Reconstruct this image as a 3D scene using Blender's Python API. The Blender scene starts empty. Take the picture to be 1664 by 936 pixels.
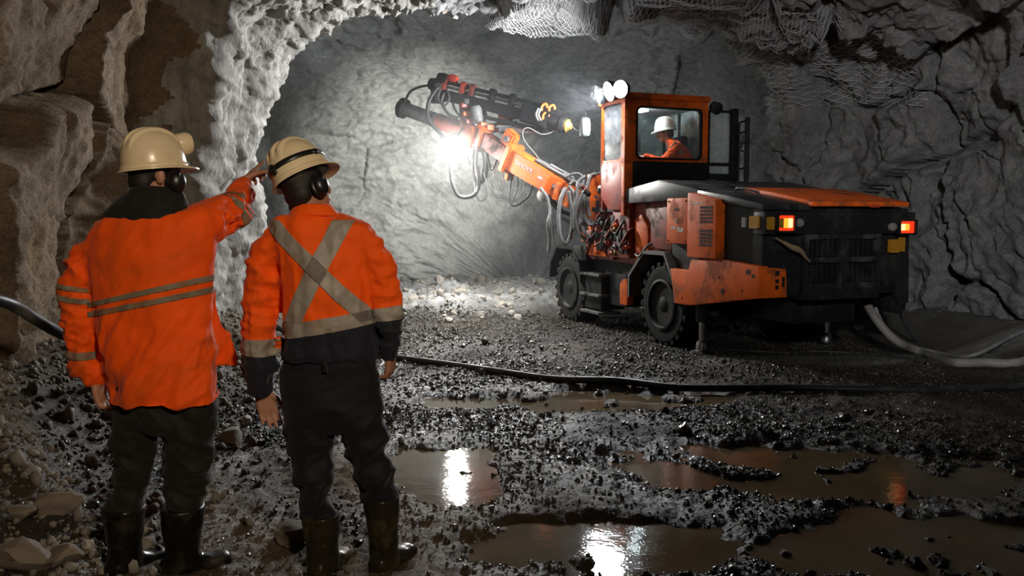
import bpy, bmesh, math, random
import numpy as np
from mathutils import Vector, Matrix
from mathutils.bvhtree import BVHTree

random.seed(7)
RNG = np.random.default_rng(11)
PI = math.pi
scene = bpy.context.scene
COL = scene.collection

# ------------------------------------------------------------------ camera
FPX, CAM_H, HORIZON = 1400.0, 1.55, 350.0
PITCH = math.atan((468.0 - HORIZON) / FPX)
cam_data = bpy.data.cameras.new('camera')
cam_data.sensor_width = 36.0
cam_data.lens = FPX / 1664.0 * 36.0
cam_data.clip_start = 0.05
cam = bpy.data.objects.new('camera', cam_data)
cam.location = (0, 0, CAM_H)
cam.rotation_euler = (PI / 2 - PITCH, 0, 0)
COL.objects.link(cam)
scene.camera = cam

# ------------------------------------------------------------------ world, exposure
world = bpy.data.worlds.new('World')
scene.world = world
world.use_nodes = True
world.node_tree.nodes['Background'].inputs[0].default_value = (0.55, 0.62, 0.75, 1)
world.node_tree.nodes['Background'].inputs[1].default_value = 0.004
vs = scene.view_settings
vs.view_transform = 'Standard'
vs.look = 'None'
vs.gamma = 1.0
vs.use_curve_mapping = False
vs.exposure = 0.0
scene.cycles.max_bounces = 6
scene.cycles.caustics_reflective = False
scene.cycles.caustics_refractive = False
scene.cycles.sample_clamp_indirect = 4.0

# ------------------------------------------------------------------ unseen lamps added behind the camera for workers and walls
def spot(name, loc, target, power, color, angle, blend, radius):
    d = bpy.data.lights.new(name, 'SPOT')
    d.energy, d.color = power, color
    d.spot_size, d.spot_blend = math.radians(angle), blend
    d.shadow_soft_size = radius
    o = bpy.data.objects.new(name, d)
    o.location = loc
    o.rotation_euler = (Vector(target) - Vector(loc)).to_track_quat('-Z', 'Y').to_euler()
    COL.objects.link(o)
    return o
spot('unseen_warm_flood', (1.3, -1.0, 3.2), (-2.2, 4.3, 1.6), 560, (1.0, 0.82, 0.60), 64, 0.9, 0.2)
spot('unseen_neutral_flood', (0.6, -1.6, 3.7), (6.2, 10.5, 2.55), 2250, (0.98, 0.97, 0.97), 44, 0.9, 0.25)

# ------------------------------------------------------------------ projection helpers (to lay things out at real places)
_f = np.array([0, math.cos(PITCH), -math.sin(PITCH)])
_u = np.array([0, math.sin(PITCH), math.cos(PITCH)])
_c = np.array([0, 0, CAM_H])
def ray(x, y):
    return (x - 832) / FPX * np.array([1., 0, 0]) - (y - 468) / FPX * _u + _f
def at(x, y, Y):
    d = ray(x, y)
    return Vector(_c + d * (Y / d[1]))
def gnd(x, y, z=0.0):
    d = ray(x, y)
    return Vector(_c + d * ((z - CAM_H) / d[2]))

# ------------------------------------------------------------------ object helpers
def tag(o, label=None, cat=None, group=None, kind=None):
    if label: o['label'] = label
    if cat: o['category'] = cat
    if group: o['group'] = group
    if kind: o['kind'] = kind
    return o
def empty(name, loc=(0, 0, 0), rz=0.0, parent=None):
    o = bpy.data.objects.new(name, None)
    o.location = loc
    o.rotation_euler = (0, 0, rz)
    o.empty_display_size = 0.1
    COL.objects.link(o)
    if parent: o.parent = parent
    return o
def link(name, me, mat=None, parent=None, smooth=False):
    o = bpy.data.objects.new(name, me)
    COL.objects.link(o)
    if mat is not None and not me.materials:
        for m in (mat if isinstance(mat, (list, tuple)) else [mat]):
            me.materials.append(m)
    if parent: o.parent = parent
    if smooth:
        me.polygons.foreach_set('use_smooth', np.ones(len(me.polygons), bool))
    return o
def from_bm(name, bm, mat=None, parent=None, smooth=False, sharp=None):
    me = bpy.data.meshes.new(name)
    bm.normal_update()
    bm.to_mesh(me)
    bm.free()
    o = link(name, me, mat, parent, smooth or sharp is not None)
    if sharp is not None:
        me.set_sharp_from_angle(angle=math.radians(sharp))
    return o
def np_mesh(name, V, Fq, mat=None, parent=None, smooth=False):
    V = np.asarray(V, np.float32)
    Fq = np.asarray(Fq, np.int32)
    me = bpy.data.meshes.new(name)
    me.vertices.add(len(V))
    me.vertices.foreach_set('co', V.ravel())
    n = Fq.shape[1]
    me.loops.add(Fq.size)
    me.loops.foreach_set('vertex_index', Fq.ravel())
    me.polygons.add(len(Fq))
    me.polygons.foreach_set('loop_start', np.arange(0, Fq.size, n, dtype=np.int32))
    me.polygons.foreach_set('loop_total', np.full(len(Fq), n, np.int32))
    me.update(calc_edges=True)
    me.validate()
    return link(name, me, mat, parent, smooth)
def grid_faces(nu, nv):
    i = np.arange(nu - 1)[:, None] * nv + np.arange(nv - 1)[None, :]
    return np.stack([i, i + nv, i + nv + 1, i + 1], -1).reshape(-1, 4)

# ------------------------------------------------------------------ vectorised noise
_P = np.random.default_rng(3).permutation(256)
_P = np.concatenate([_P, _P, _P])
_G = np.random.default_rng(4).normal(size=(256, 3))
_G /= np.linalg.norm(_G, axis=1, keepdims=True)
_G32 = _G.astype(np.float32)
_GX, _GY, _GZ = (np.ascontiguousarray(_G32[:, k]) for k in range(3))
def _perlin(p, flat):
    i = np.floor(p)
    f = p - i
    i = i.astype(np.int32) & 255
    fx, fy, fz = f[:, 0], f[:, 1], f[:, 2]
    wx, wy, wz = (t * t * t * (t * (t * 6 - 15) + 10) for t in (fx, fy, fz))
    r = 0
    for dx in (0, 1):
        a = wx if dx else 1 - wx
        hx = _P[i[:, 0] + dx]
        for dy in (0, 1):
            ab = a * (wy if dy else 1 - wy)
            hy = _P[hx + i[:, 1] + dy]
            for dz in ((0,) if flat else (0, 1)):
                h = _P[hy + i[:, 2] + dz]
                d = _GX[h] * (fx - dx) + _GY[h] * (fy - dy) + _GZ[h] * (fz - dz)
                r = r + (ab * d if flat else ab * (wz if dz else 1 - wz) * d)
    return r * 1.5
def perlin(p):
    p = np.asarray(p)
    sh = p.shape[:-1]
    q = np.ascontiguousarray(p.reshape(-1, 3), dtype=np.float32)
    z0 = q[0, 2]
    flat = bool(len(q) > 64 and float(z0).is_integer() and (q[:, 2] == z0).all())
    out = np.empty(len(q), np.float32)
    for k in range(0, len(q), 16384):
        out[k:k + 16384] = _perlin(q[k:k + 16384], flat)
    return out.reshape(sh)
def fbm(p, octaves=4, gain=0.5, lac=2.03):
    s, a = 0, 1.0
    for k in range(octaves):
        s = s + a * perlin(np.asarray(p) * lac ** k + np.array([17.3, 5.7, 29.0]) * k)
        a *= gain
    return s
def ridged(p, octaves=4, gain=0.5, lac=2.1):
    s, a = 0, 1.0
    for k in range(octaves):
        s = s + a * (1 - 2 * np.abs(perlin(np.asarray(p) * lac ** k + np.array([31.7, 12.9, 41.0]) * k)))
        a *= gain
    return s
def _cells(p, seed):
    base = np.floor(p).astype(np.int32)
    n = len(p)
    f1 = np.full(n, 9.0, np.float32); f2 = f1.copy()
    hb = np.zeros(n, np.int32); tilt = np.zeros(n, np.float32)
    hxs = [_P[(base[:, 0] + dx + seed) & 255] for dx in (-1, 0, 1)]
    for dx in (-1, 0, 1):
        for dy in (-1, 0, 1):
            hy = _P[hxs[dx + 1] + ((base[:, 1] + dy) & 255)]
            for dz in (-1, 0, 1):
                h = _P[hy + ((base[:, 2] + dz) & 255)]
                qx = p[:, 0] - (base[:, 0] + dx + 0.5 + 0.45 * _GX[h])
                qy = p[:, 1] - (base[:, 1] + dy + 0.5 + 0.45 * _GY[h])
                qz = p[:, 2] - (base[:, 2] + dz + 0.5 + 0.45 * _GZ[h])
                d = np.sqrt(qx * qx + qy * qy + qz * qz)
                near = d < f1
                f2 = np.where(near, f1, np.minimum(f2, d))
                g = (h * 7 + 13) & 255
                tilt = np.where(near, qx * _GX[g] + qy * _GY[g] + qz * _GZ[g], tilt)
                hb = np.where(near, h, hb)
                f1 = np.where(near, d, f1)
    return f1, f2 - f1, hb / np.float32(255), tilt
def cells(p, seed=0):
    """Worley: F1, F2-F1, a random number per cell, a per-cell tilt (dot of offset with a random vector)"""
    p = np.asarray(p)
    sh = p.shape[:-1]
    q = np.ascontiguousarray(p.reshape(-1, 3), dtype=np.float32)
    parts = [_cells(q[k:k + 16384], seed) for k in range(0, len(q), 16384)]
    return tuple(np.concatenate([t[j] for t in parts]).reshape(sh) for j in range(4))
def sstep(a, b, x):
    t = np.clip((np.asarray(x, float) - a) / (b - a), 0, 1)
    return t * t * (3 - 2 * t)

# ------------------------------------------------------------------ procedural materials
class NT:
    def __init__(self, name):
        self.m = bpy.data.materials.new(name)
        self.m.use_nodes = True
        self.t = self.m.node_tree
        self.b = self.t.nodes['Principled BSDF']
        self._co = None
    def n(self, typ, **kw):
        x = self.t.nodes.new(typ)
        for k, v in kw.items(): setattr(x, k, v)
        return x
    def l(self, a, b): self.t.links.new(a, b)
    def co(self, kind='Object'):
        if self._co is None: self._co = self.n('ShaderNodeTexCoord')
        return self._co.outputs[kind]
    def noise(self, scale, detail=4, rough=0.55, vec=None, stretch=None, dist=0.0):
        x = self.n('ShaderNodeTexNoise')
        x.inputs['Scale'].default_value = scale
        x.inputs['Detail'].default_value = detail
        x.inputs['Roughness'].default_value = rough
        x.inputs['Distortion'].default_value = dist
        v = vec if vec is not None else self.co()
        if stretch:
            mp = self.n('ShaderNodeMapping')
            mp.inputs['Scale'].default_value = stretch
            self.l(v, mp.inputs[0]); v = mp.outputs[0]
        self.l(v, x.inputs['Vector'])
        return x.outputs['Fac']
    def vor(self, scale, feature='F1', vec=None):
        x = self.n('ShaderNodeTexVoronoi', feature=feature)
        x.inputs['Scale'].default_value = scale
        self.l(vec if vec is not None else self.co(), x.inputs['Vector'])
        return x.outputs['Distance']
    def ramp(self, fac, stops):
        x = self.n('ShaderNodeValToRGB')
        e = x.color_ramp.elements
        while len(e) < len(stops): e.new(0.5)
        for k, (p, c) in enumerate(stops):
            e[k].position = p
            e[k].color = (c, c, c, 1) if isinstance(c, (int, float)) else (*c, 1)
        self.l(fac, x.inputs[0])
        return x.outputs[0]
    def mix(self, fac, a, b, mode='MIX'):
        x = self.n('ShaderNodeMix', data_type='RGBA', blend_type=mode)
        for s, v in ((x.inputs[0], fac), (x.inputs[6], a), (x.inputs[7], b)):
            if hasattr(v, 'is_linked'): self.l(v, s)
            elif isinstance(v, (int, float)): s.default_value = v if s == x.inputs[0] else (v, v, v, 1)
            else: s.default_value = (*v, 1)
        return x.outputs[2]
    def math(self, op, a, b=0.0, clamp=False):
        x = self.n('ShaderNodeMath', operation=op, use_clamp=clamp)
        for s, v in ((x.inputs[0], a), (x.inputs[1], b)):
            if hasattr(v, 'is_linked'): self.l(v, s)
            else: s.default_value = v
        return x.outputs[0]
    def attr(self, name):
        x = self.n('ShaderNodeAttribute'); x.attribute_name = name
        return x.outputs['Fac']
    def bump(self, height, strength=0.5, dist=0.02, prev=None):
        x = self.n('ShaderNodeBump')
        x.inputs['Strength'].default_value = strength
        x.inputs['Distance'].default_value = dist
        self.l(height, x.inputs['Height'])
        if prev is not None: self.l(prev, x.inputs['Normal'])
        return x.outputs[0]
    def set(self, color=None, rough=None, metal=None, normal=None, spec=None, coat=None):
        for k, v in (('Base Color', color), ('Roughness', rough), ('Metallic', metal), ('Normal', normal),
                     ('Specular IOR Level', spec), ('Coat Weight', coat)):
            if v is None: continue
            s = self.b.inputs[k]
            if hasattr(v, 'is_linked'): self.l(v, s)
            elif isinstance(v, (int, float)): s.default_value = v
            else: s.default_value = (*v, 1)
        return self.m

def mat_rock(name, c0, c1, c2, fine=1.0, rough=0.9, warm=None):
    n = NT(name)
    a = n.noise(1.3, 6, 0.6)
    b = n.noise(9.0, 6, 0.65)
    col = n.mix(n.ramp(a, [(0.35, 0), (0.68, 1)]), c0, c1)
    col = n.mix(n.ramp(b, [(0.42, 0), (0.72, 0.8)]), col, c2)
    if warm is not None:
        col = n.mix(n.ramp(n.noise(0.8, 4, 0.5), [(0.48, 0), (0.66, 0.8)]), col, warm)
    col = n.mix(n.ramp(n.noise(55, 4, 0.7), [(0.3, 0.45), (0.6, 1.0)]), (0.0, 0.0, 0.0), col)
    h1 = n.noise(14, 8, 0.68)
    h2 = n.noise(70, 5, 0.7)
    nb = n.bump(h1, 0.75, 0.06 * fine)
    nb = n.bump(h2, 0.5, 0.012 * fine, nb)
    return n.set(col, rough, 0, nb, 0.3)
def mat_plain(name, color, rough=0.5, metal=0.0, var=0.25, scale=6.0, bump=0.0, bscale=40.0, spec=0.5, dirt=None, dirt_amt=0.5, dscale=3.0):
    n = NT(name)
    dark = tuple(c * (1 - var) for c in color)
    col = n.mix(n.ramp(n.noise(scale, 5, 0.6), [(0.3, 0), (0.7, 1)]), dark, color)
    r = rough
    if dirt is not None:
        f = n.ramp(n.noise(dscale, 7, 0.68), [(0.5, 0), (0.62, dirt_amt)])
        col = n.mix(f, col, dirt)
        r = n.math('ADD', n.math('MULTIPLY', f, 0.4), rough, True)
    nb = n.bump(n.noise(bscale, 4, 0.6), bump, 0.004) if bump else None
    return n.set(col, r, metal, nb, spec)
def mat_emit(name, color, strength):
    n = NT(name)
    n.b.inputs['Emission Color'].default_value = (*color, 1)
    n.b.inputs['Emission Strength'].default_value = strength
    return n.set(color, 0.3)
def mat_glass(name, tint, mixfac, rough=0.02):
    n = NT(name)
    out = n.t.nodes['Material Output']
    tr = n.n('ShaderNodeBsdfTransparent'); tr.inputs[0].default_value = (*tint, 1)
    gl = n.n('ShaderNodeBsdfGlossy'); gl.inputs['Roughness'].default_value = rough
    df = n.n('ShaderNodeBsdfDiffuse'); df.inputs[0].default_value = (0.6, 0.62, 0.62, 1)
    m1 = n.n('ShaderNodeMixShader'); m2 = n.n('ShaderNodeMixShader')
    fr = n.n('ShaderNodeFresnel'); fr.inputs[0].default_value = 1.45
    n.l(fr.outputs[0], m1.inputs[0]); n.l(tr.outputs[0], m1.inputs[1]); n.l(gl.outputs[0], m1.inputs[2])
    n.l(n.math('MULTIPLY', n.ramp(n.noise(5, 6, 0.65), [(0.35, 0.15), (0.75, 1)]), mixfac), m2.inputs[0])
    n.l(m1.outputs[0], m2.inputs[1]); n.l(df.outputs[0], m2.inputs[2])
    n.l(m2.outputs[0], out.inputs[0])
    return n.m

M = {}
M['rock_brown'] = mat_rock('rock_brown', (0.20, 0.145, 0.09), (0.31, 0.235, 0.155), (0.13, 0.094, 0.06), 1.0, 0.9, (0.29, 0.195, 0.105))
M['rock_grey'] = mat_rock('rock_grey', (0.21, 0.205, 0.20), (0.34, 0.335, 0.325), (0.12, 0.12, 0.12), 1.0, 0.85)
M['shotcrete'] = mat_rock('shotcrete', (0.35, 0.365, 0.35), (0.52, 0.53, 0.50), (0.25, 0.26, 0.255), 0.8, 0.8)
def mat_rib():
    n = NT('rock_rib')
    col = n.mix(n.ramp(n.noise(1.6, 5, 0.6), [(0.35, 0), (0.65, 1)]), (0.34, 0.32, 0.285), (0.5, 0.48, 0.44))
    col = n.mix(n.ramp(n.noise(8, 6, 0.7, stretch=(1, 1, 0.45)), [(0.42, 0), (0.66, 0.9)]), col, (0.16, 0.15, 0.135))
    nb = n.bump(n.noise(16, 8, 0.7, stretch=(1, 1, 0.5)), 0.85, 0.06)
    nb = n.bump(n.noise(80, 5, 0.7), 0.4, 0.01, nb)
    return n.set(col, 0.8, 0, nb, 0.35)
M['rock_rib'] = mat_rib()
def mat_ground():
    n = NT('ground')
    wet = n.attr('wet'); pale = n.attr('pale'); tan = n.attr('tan')
    mud = n.mix(n.ramp(n.noise(3, 6, 0.65), [(0.35, 0), (0.7, 1)]), (0.024, 0.020, 0.015), (0.055, 0.046, 0.036))
    mud = n.mix(n.ramp(n.noise(40, 5, 0.7), [(0.45, 0), (0.75, 0.7)]), mud, (0.085, 0.074, 0.060))
    tanc = n.mix(n.ramp(n.noise(12, 6, 0.65), [(0.35, 0), (0.7, 1)]), (0.10, 0.070, 0.038), (0.21, 0.155, 0.095))
    dry = n.mix(n.ramp(n.noise(5, 6, 0.7), [(0.35, 0), (0.65, 1)]), (0.40, 0.40, 0.39), (0.78, 0.78, 0.76))
    col = n.mix(tan, mud, tanc)
    col = n.mix(pale, col, dry)
    r = n.mix(wet, 0.85, n.ramp(n.noise(18, 4, 0.6), [(0.3, 0.10), (0.7, 0.34)]))
    nb = n.bump(n.noise(30, 8, 0.72), 0.9, 0.05)
    nb = n.bump(n.vor(60), 0.5, 0.012, nb)
    return n.set(col, r, 0, nb, n.math('ADD', n.math('MULTIPLY', wet, 0.25), 0.25))
M['ground'] = mat_ground()
M['pebble_wet'] = mat_plain('pebble_wet', (0.075, 0.065, 0.052), 0.20, 0, 0.6, 3.0, 0.5, 60, 0.5)
M['pebble_dry'] = mat_plain('pebble_dry', (0.24, 0.215, 0.18), 0.75, 0, 0.55, 4.0, 0.6, 50, 0.3)
M['stone_pale'] = mat_plain('stone_pale', (0.42, 0.38, 0.32), 0.8, 0, 0.4, 6.0, 0.8, 40, 0.3)
M['stone_brown'] = mat_plain('stone_brown', (0.20, 0.165, 0.125), 0.8, 0, 0.4, 6.0, 0.8, 40, 0.3)
def mat_water():
    n = NT('water')
    n.b.inputs['IOR'].default_value = 1.33
    col = n.mix(n.ramp(n.noise(1.2, 4, 0.6), [(0.35, 0), (0.7, 1)]), (0.085, 0.060, 0.032), (0.15, 0.110, 0.060))
    nb = n.bump(n.noise(5, 4, 0.6), 0.10, 0.02)
    nb = n.bump(n.noise(45, 3, 0.6), 0.10, 0.004, nb)
    return n.set(col, 0.05, 0, nb, 0.30)
M['water'] = mat_water()
# ================================================================== THE SETTING
# ------------------------------------------------------------------ rock shell
def interp(y, ys, vs_): return np.interp(y, ys, vs_)
NEAR_L = ([-6, 1.5, 3.0, 4.5, 6.2, 7.6, 8.1, 8.5, 9.2, 10.0, 10.6], [-2.6, -2.6, -2.62, -2.95, -3.35, -3.45, -3.5, -3.15, -3.2, -3.1, -3.4])
NEAR_R = ([-6, 4, 8.8, 10.4, 11.6, 12.6, 13.2], [6.2, 6.2, 6.0, 5.75, 5.1, 4.35, 4.1])
NEAR_H = ([-6, 3, 6, 8, 10, 11, 12, 13], [5.0, 4.9, 4.6, 4.4, 4.25, 4.3, 4.42, 4.6])
def rock_disp(p, amp=1.0):
    """rough broken rock: tilted blocks with cracks, then finer breaks"""
    w = p + 0.25 * np.stack([fbm(p * 0.9 + 5, 2), fbm(p * 0.9 + 25, 2), fbm(p * 0.9 + 45, 2)], -1)
    s1 = np.array([0.62, 0.55, 0.46])
    f1, e1, r1, t1 = cells(w * s1)
    f2, e2, r2, t2 = cells(w * s1 * 2.7 + 40, 9)
    d = 0.34 * (r1 - 0.5) + 0.36 * t1
    d = d + (0.07 * (r2 - 0.5) + 0.14 * t2) * sstep(-0.25, 0.25, fbm(p * 0.6 + 50, 2))
    d = d - 0.20 * (1 - sstep(0.0, 0.07, e1)) - 0.030 * (1 - sstep(0.0, 0.08, e2))
    d = d + 0.24 * fbm(p * 0.5 + 9, 3) + 0.050 * ridged(p * 1.9, 4, 0.5) + 0.022 * fbm(p * 7, 4, 0.6)
    return amp * d
def rib_disp(p):
    q = p * np.array([1.0, 1.0, 0.5])
    d = 0.13 * ridged(q * 1.5 + 3, 5, 0.58) + 0.12 * fbm(p * 0.8, 3) + 0.03 * fbm(p * 9, 3)
    pits = cells(q * 5.5 + 7)[0]
    return d - 0.05 * (1 - sstep(0.05, 0.33, pits))
def shot_disp(p):
    f1, e1, r1, t1 = cells(p * np.array([0.55, 0.5, 0.55]) + 3, 21)
    d = 0.30 * fbm(p * 0.33 + 2, 3) + 0.22 * t1 + 0.10 * (r1 - 0.5)
    q = p * np.array([0.8, 1.0, 1.5])
    d = d + 0.15 * ridged(q * 1.1 + 8, 5, 0.58) + 0.07 * fbm(q * 3.8, 4, 0.62)
    f3, e3, r3, t3 = cells(q * 2.1 + 60, 33)
    d = d + 0.16 * t3 * sstep(0.0, 0.35, fbm(p * 0.7 + 90, 2)) - 0.05 * (1 - sstep(0.0, 0.03, e1))
    pits = cells(p * 3.2 + 17, 5)
    return d - 0.035 * (1 - sstep(0.02, 0.25, pits[0])) * (pits[2] > 0.55)

def arch_lut(pw):
    th = np.linspace(0, PI, 20001)
    c, q = np.cos(th), np.sin(th)
    x, z = np.sign(c) * np.abs(c) ** pw, np.abs(q) ** pw
    d = np.concatenate([[0], np.cumsum(np.hypot(np.diff(x), np.diff(z)))])
    return x, z, d / d[-1]
LUTS = {pw: arch_lut(pw) for pw in (0.40, 0.60)}
def arch(Y, t, L, R, Hh, z0=-0.35, pw=0.40):
    """t runs 0 (left foot) over the roof to 1 (right foot), evenly along the outline"""
    xs_, zs_, d = LUTS[pw]
    ux = np.interp(1 - t, d, xs_); uz = np.interp(1 - t, d, zs_)
    cx, a = (L + R) / 2, (R - L) / 2
    x = cx + a * ux
    return np.stack([x, Y + 0 * x, z0 + (Hh - z0) * uz], -1)
def shell(name, Yv, tv, base, disp, mat):
    """base(Y, t) -> points; displaced along the surface normal towards the open side"""
    YY, TT = np.meshgrid(Yv, tv, indexing='ij')
    P = base(YY, TT)
    dy = np.gradient(P, axis=0); dt = np.gradient(P, axis=1)
    N = np.cross(dy, dt)
    N /= np.linalg.norm(N, axis=-1, keepdims=True) + 1e-9
    Q = P + N * disp(P)[..., None]
    return np_mesh(name, Q.reshape(-1, 3), grid_faces(len(Yv), len(tv))[:, ::-1], mat, None, True), Q

def near_base(Y, th):
    return arch(Y, th, interp(Y, *NEAR_L), interp(Y, *NEAR_R), interp(Y, *NEAR_H))
def rows(y0, y1, d0, k):
    out = [y0]
    while out[-1] < y1:
        out.append(out[-1] + max(d0, abs(out[-1]) * k))
    return np.array(out)
def near_disp(p):
    # the left rib beyond 7 m is weathered and pitted, everything else breaks in blocks
    k = sstep(8.0, 8.5, p[..., 1]) * (1 - sstep(-1.2, 0.6, p[..., 0]))
    d = rock_disp(p) * (1 - k) + rib_disp(p) * k
    # the right shoulder hangs in steep slanting folds
    r = sstep(2.2, 3.4, p[..., 0]) * sstep(9.5, 10.8, p[..., 1])
    q = p @ np.array([[1, 0, 0.25], [0, 1, 0.2], [-0.35, -0.2, 1]])
    d = d + r * (0.17 * ridged(q * np.array([1.5, 1.5, 0.42]) + 6, 4, 0.5) - 0.08 + 0.05 * fbm(p * 5, 3))
    return d
TL, TR = 0.31, 0.69
YN = rows(-3.0, 11.0, 0.024, 0.0035)
YN = np.concatenate([np.linspace(-6, -3.1, 20), YN])
w, _ = shell('wall_left', YN, np.linspace(0, TL, 215), near_base, near_disp, M['rock_brown'])
tag(w, kind='structure')
w.data.materials.append(M['rock_rib'])
cen = np.empty(len(w.data.polygons) * 3); w.data.polygons.foreach_get('center', cen); cen = cen.reshape(-1, 3)
rib = cen[:, 1] + 0.35 * fbm(cen * 1.3, 3) > 8.15
w.data.polygons.foreach_set('material_index', rib.astype(np.int32)); w.data.update()
YR = np.concatenate([np.linspace(-6, 7.4, 90), rows(7.5, 13.1, 0.028, 0.0)])
w, RIGHTQ = shell('wall_right', YR, np.linspace(TR, 1, 215), near_base, near_disp, M['rock_grey'])
tag(w, kind='structure')
# ceiling follows a ragged rear edge, low on the left, higher over the machine
YC = np.concatenate([np.linspace(-6, 5.8, 120), np.linspace(5.9, 1.0 + 5.9 + 5.4, 260)])
def ceil_base(Y, th):
    s = (TR - th) / (TR - TL)
    end = 12.6 - 1.9 * sstep(0.55, 1.0, s) + 0.5 * sstep(0.4, 0.0, s)
    Y2 = np.where(Y > 6, 6 + (Y - 6) * (end - 6) / (12.3 - 6), Y)
    return near_base(Y2, th)
w, CEILQ = shell('ceiling', YC, np.linspace(TL, TR, 330), ceil_base, near_disp, M['rock_grey'])
tag(w, kind='structure')
w.data.materials.append(M['rock_rib'])
cen = np.empty(len(w.data.polygons) * 3); w.data.polygons.foreach_get('center', cen); cen = cen.reshape(-1, 3)
rib = (cen[:, 1] + 0.3 * fbm(cen * 1.3, 3) > 7.9) & (cen[:, 0] + 0.4 * fbm(cen * 1.1, 3) < -0.9)
w.data.polygons.foreach_set('material_index', rib.astype(np.int32)); w.data.update()

# the far chamber with the drill face: sprayed concrete
def chamber_base(v, th):
    Yp = np.where(v < 1, 10.2 + v * 6.0, 16.2 + 3.3 * np.abs(np.sin(np.clip(v - 1, 0, 1) * PI / 2)) ** 0.62)
    sc = np.where(v < 1, 1.0, np.clip(np.cos(np.clip(v - 1, 0, 1) * PI / 2), 0, 1) ** 0.42)
    op = sstep(10.2, 13.5, Yp)
    L = (-4.2 - 1.9 * op); R = 6.6 + 0 * op; Hh = 5.2 + 0.8 * op
    cx, cz = 0.35, -0.35
    P = arch(Yp, th, L, R, Hh, -0.35, 0.60)
    P[..., 0] = cx + (P[..., 0] - cx) * sc
    P[..., 2] = cz + (P[..., 2] - cz) * sc
    return P
VV = np.concatenate([np.linspace(0, 1, 170)[:-1], 1 + np.linspace(0, 1.0, 230)])
w, _ = shell('wall_back', VV, np.linspace(0.0, 1.0, 420), chamber_base, shot_disp, M['shotcrete'])
tag(w, kind='structure')
# behind the camera the drift goes on into the dark
# ------------------------------------------------------------------ floor
def blob(x, y, cx, cy, rx, ry, ang=0.0, soft=0.35, wob=0.35, ws=1.1):
    c, s = math.cos(ang), math.sin(ang)
    dx, dy = x - cx, y - cy
    u, v = (dx * c + dy * s) / rx, (-dx * s + dy * c) / ry
    p = np.stack([x, y, 0 * x], -1)
    r = np.sqrt(u * u + v * v) + wob * fbm(p * ws + np.array([cx * 3.1, cx, 0]), 4)
    return 1 - sstep(1 - soft, 1 + soft, r)
PUDDLES = [  # (pixel centre on the ground, half sizes in m, angle, depth)
    ((1335, 768), 1.05, 0.62, -0.12, 0.10, 'wide brown puddle in front of the rig reflecting its right tail light', 'p1'),
    ((1560, 895), 0.80, 0.50, -0.05, 0.10, 'dark brown water in the right foreground corner', 'p2'),
    ((930, 655), 1.15, 0.42, 0.05, 0.10, 'long narrow puddle just in front of the black hose', 'p3'),
    ((985, 895), 0.62, 0.36, 0.1, 0.075, 'shallow gravelly puddle in the middle foreground reflecting the cab lamp', 'p4'),
    ((715, 765), 0.36, 0.62, 0.1, 0.06, 'pale shallow puddle beside the right worker\'s boots reflecting the drilled face', 'p5'),
]
def puddle_mask(x, y):
    m = 0 * x
    for (pc, rx, ry, a, dep, _l, _n) in PUDDLES:
        g = gnd(*pc)
        m = np.maximum(m, dep * blob(x, y, g.x, g.y, rx, ry, a, 0.35, 0.55 if rx < 1.1 else 0.4, 1.5))
    p = np.stack([x, y, 0 * x], -1)
    return m * (1 - 0.75 * sstep(0.12, 0.45, fbm(p * 2.4 + 40, 4)))
def floor_fields(x, y):
    p = np.stack([x, y, 0 * x], -1)
    pud = puddle_mask(x, y)
    left_d = x - np.interp(y, *NEAR_L)                     # distance from the left wall foot
    tw = 0.62 + 0.6 * sstep(3.6, 5.2, y)
    talus = 1 - sstep(0.08, tw, left_d + 0.25 * fbm(p * 0.9, 3))
    talus = talus * (1 - sstep(10.5, 12.5, y))
    heap = blob(x, y, -0.95, 15.4, 2.3, 2.1, 0.2, 0.5, 0.5, 0.8)
    right_d = np.interp(y, *NEAR_R) - x
    rbank = (1 - sstep(0.2, 1.6, right_d)) * sstep(7.5, 9.3, y)
    track = blob(x, y, 4.4, 9.0, 2.3, 0.42, 0.02, 0.4, 0.3, 0.9)
    tan = blob(x, y, -0.80, 4.3, 0.95, 1.35, 0.3, 0.6, 0.5, 1.6) * (1 - sstep(5.0, 6.5, y))
    lump = fbm(p * 0.8 + 3, 4) * 0.035
    grav = 0.013 * np.maximum(ridged(p * 3.3 + 11, 4, 0.6) - 0.25, -0.5) + 0.013 * fbm(p * 13, 3, 0.65)
    clod = cells(np.stack([x * 14, y * 14, 0.4 * fbm(p * 2)], -1))[0]
    grav = grav + 0.020 * np.clip(0.5 - clod, 0, 1)
    h = 0.030 + lump + grav * (1 - 0.55 * np.clip(pud / 0.06, 0, 1))
    h = h - pud
    h = h + talus * (0.30 + 0.28 * np.clip(0.8 - left_d, 0, 1.2)) + rbank * 0.30 + track * 0.035
    h = h + heap * (0.20 + 0.16 * fbm(p * 1.3, 4) + 0.05 * ridged(p * 4, 3))
    rigpad = (sstep(8.6, 9.2, y) - sstep(14.0, 15.5, y)) * sstep(0.2, 1.0, x) * (1 - sstep(4.6, 5.4, x))
    h = h * (1 - 0.75 * rigpad)
    pale = np.clip(np.maximum.reduce([heap * 1.1, 0.95 * sstep(12.6, 15.0, y - 0.25 * x + 0.8 * fbm(p * 0.7, 3)), 0.42 * track, 0.25 * rbank]), 0, 1)
    pale = pale * (0.75 + 0.4 * fbm(p * 1.7, 4))
    wet = np.clip(1 - 1.3 * pale - 0.75 * talus - 0.5 * rbank - 0.45 * tan, 0, 1) * np.clip(0.75 + 0.8 * fbm(p * 0.9 + 70, 3), 0.15, 1)
    tanm = np.clip(tan + 0.55 * talus + 0.35 * sstep(0.2, 0.5, fbm(p * 0.8 + 30, 3)), 0, 1)
    return h, np.clip(pale, 0, 1), wet, tanm
fy = rows(2.2, 20.2, 0.016, 0.0042)
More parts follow.
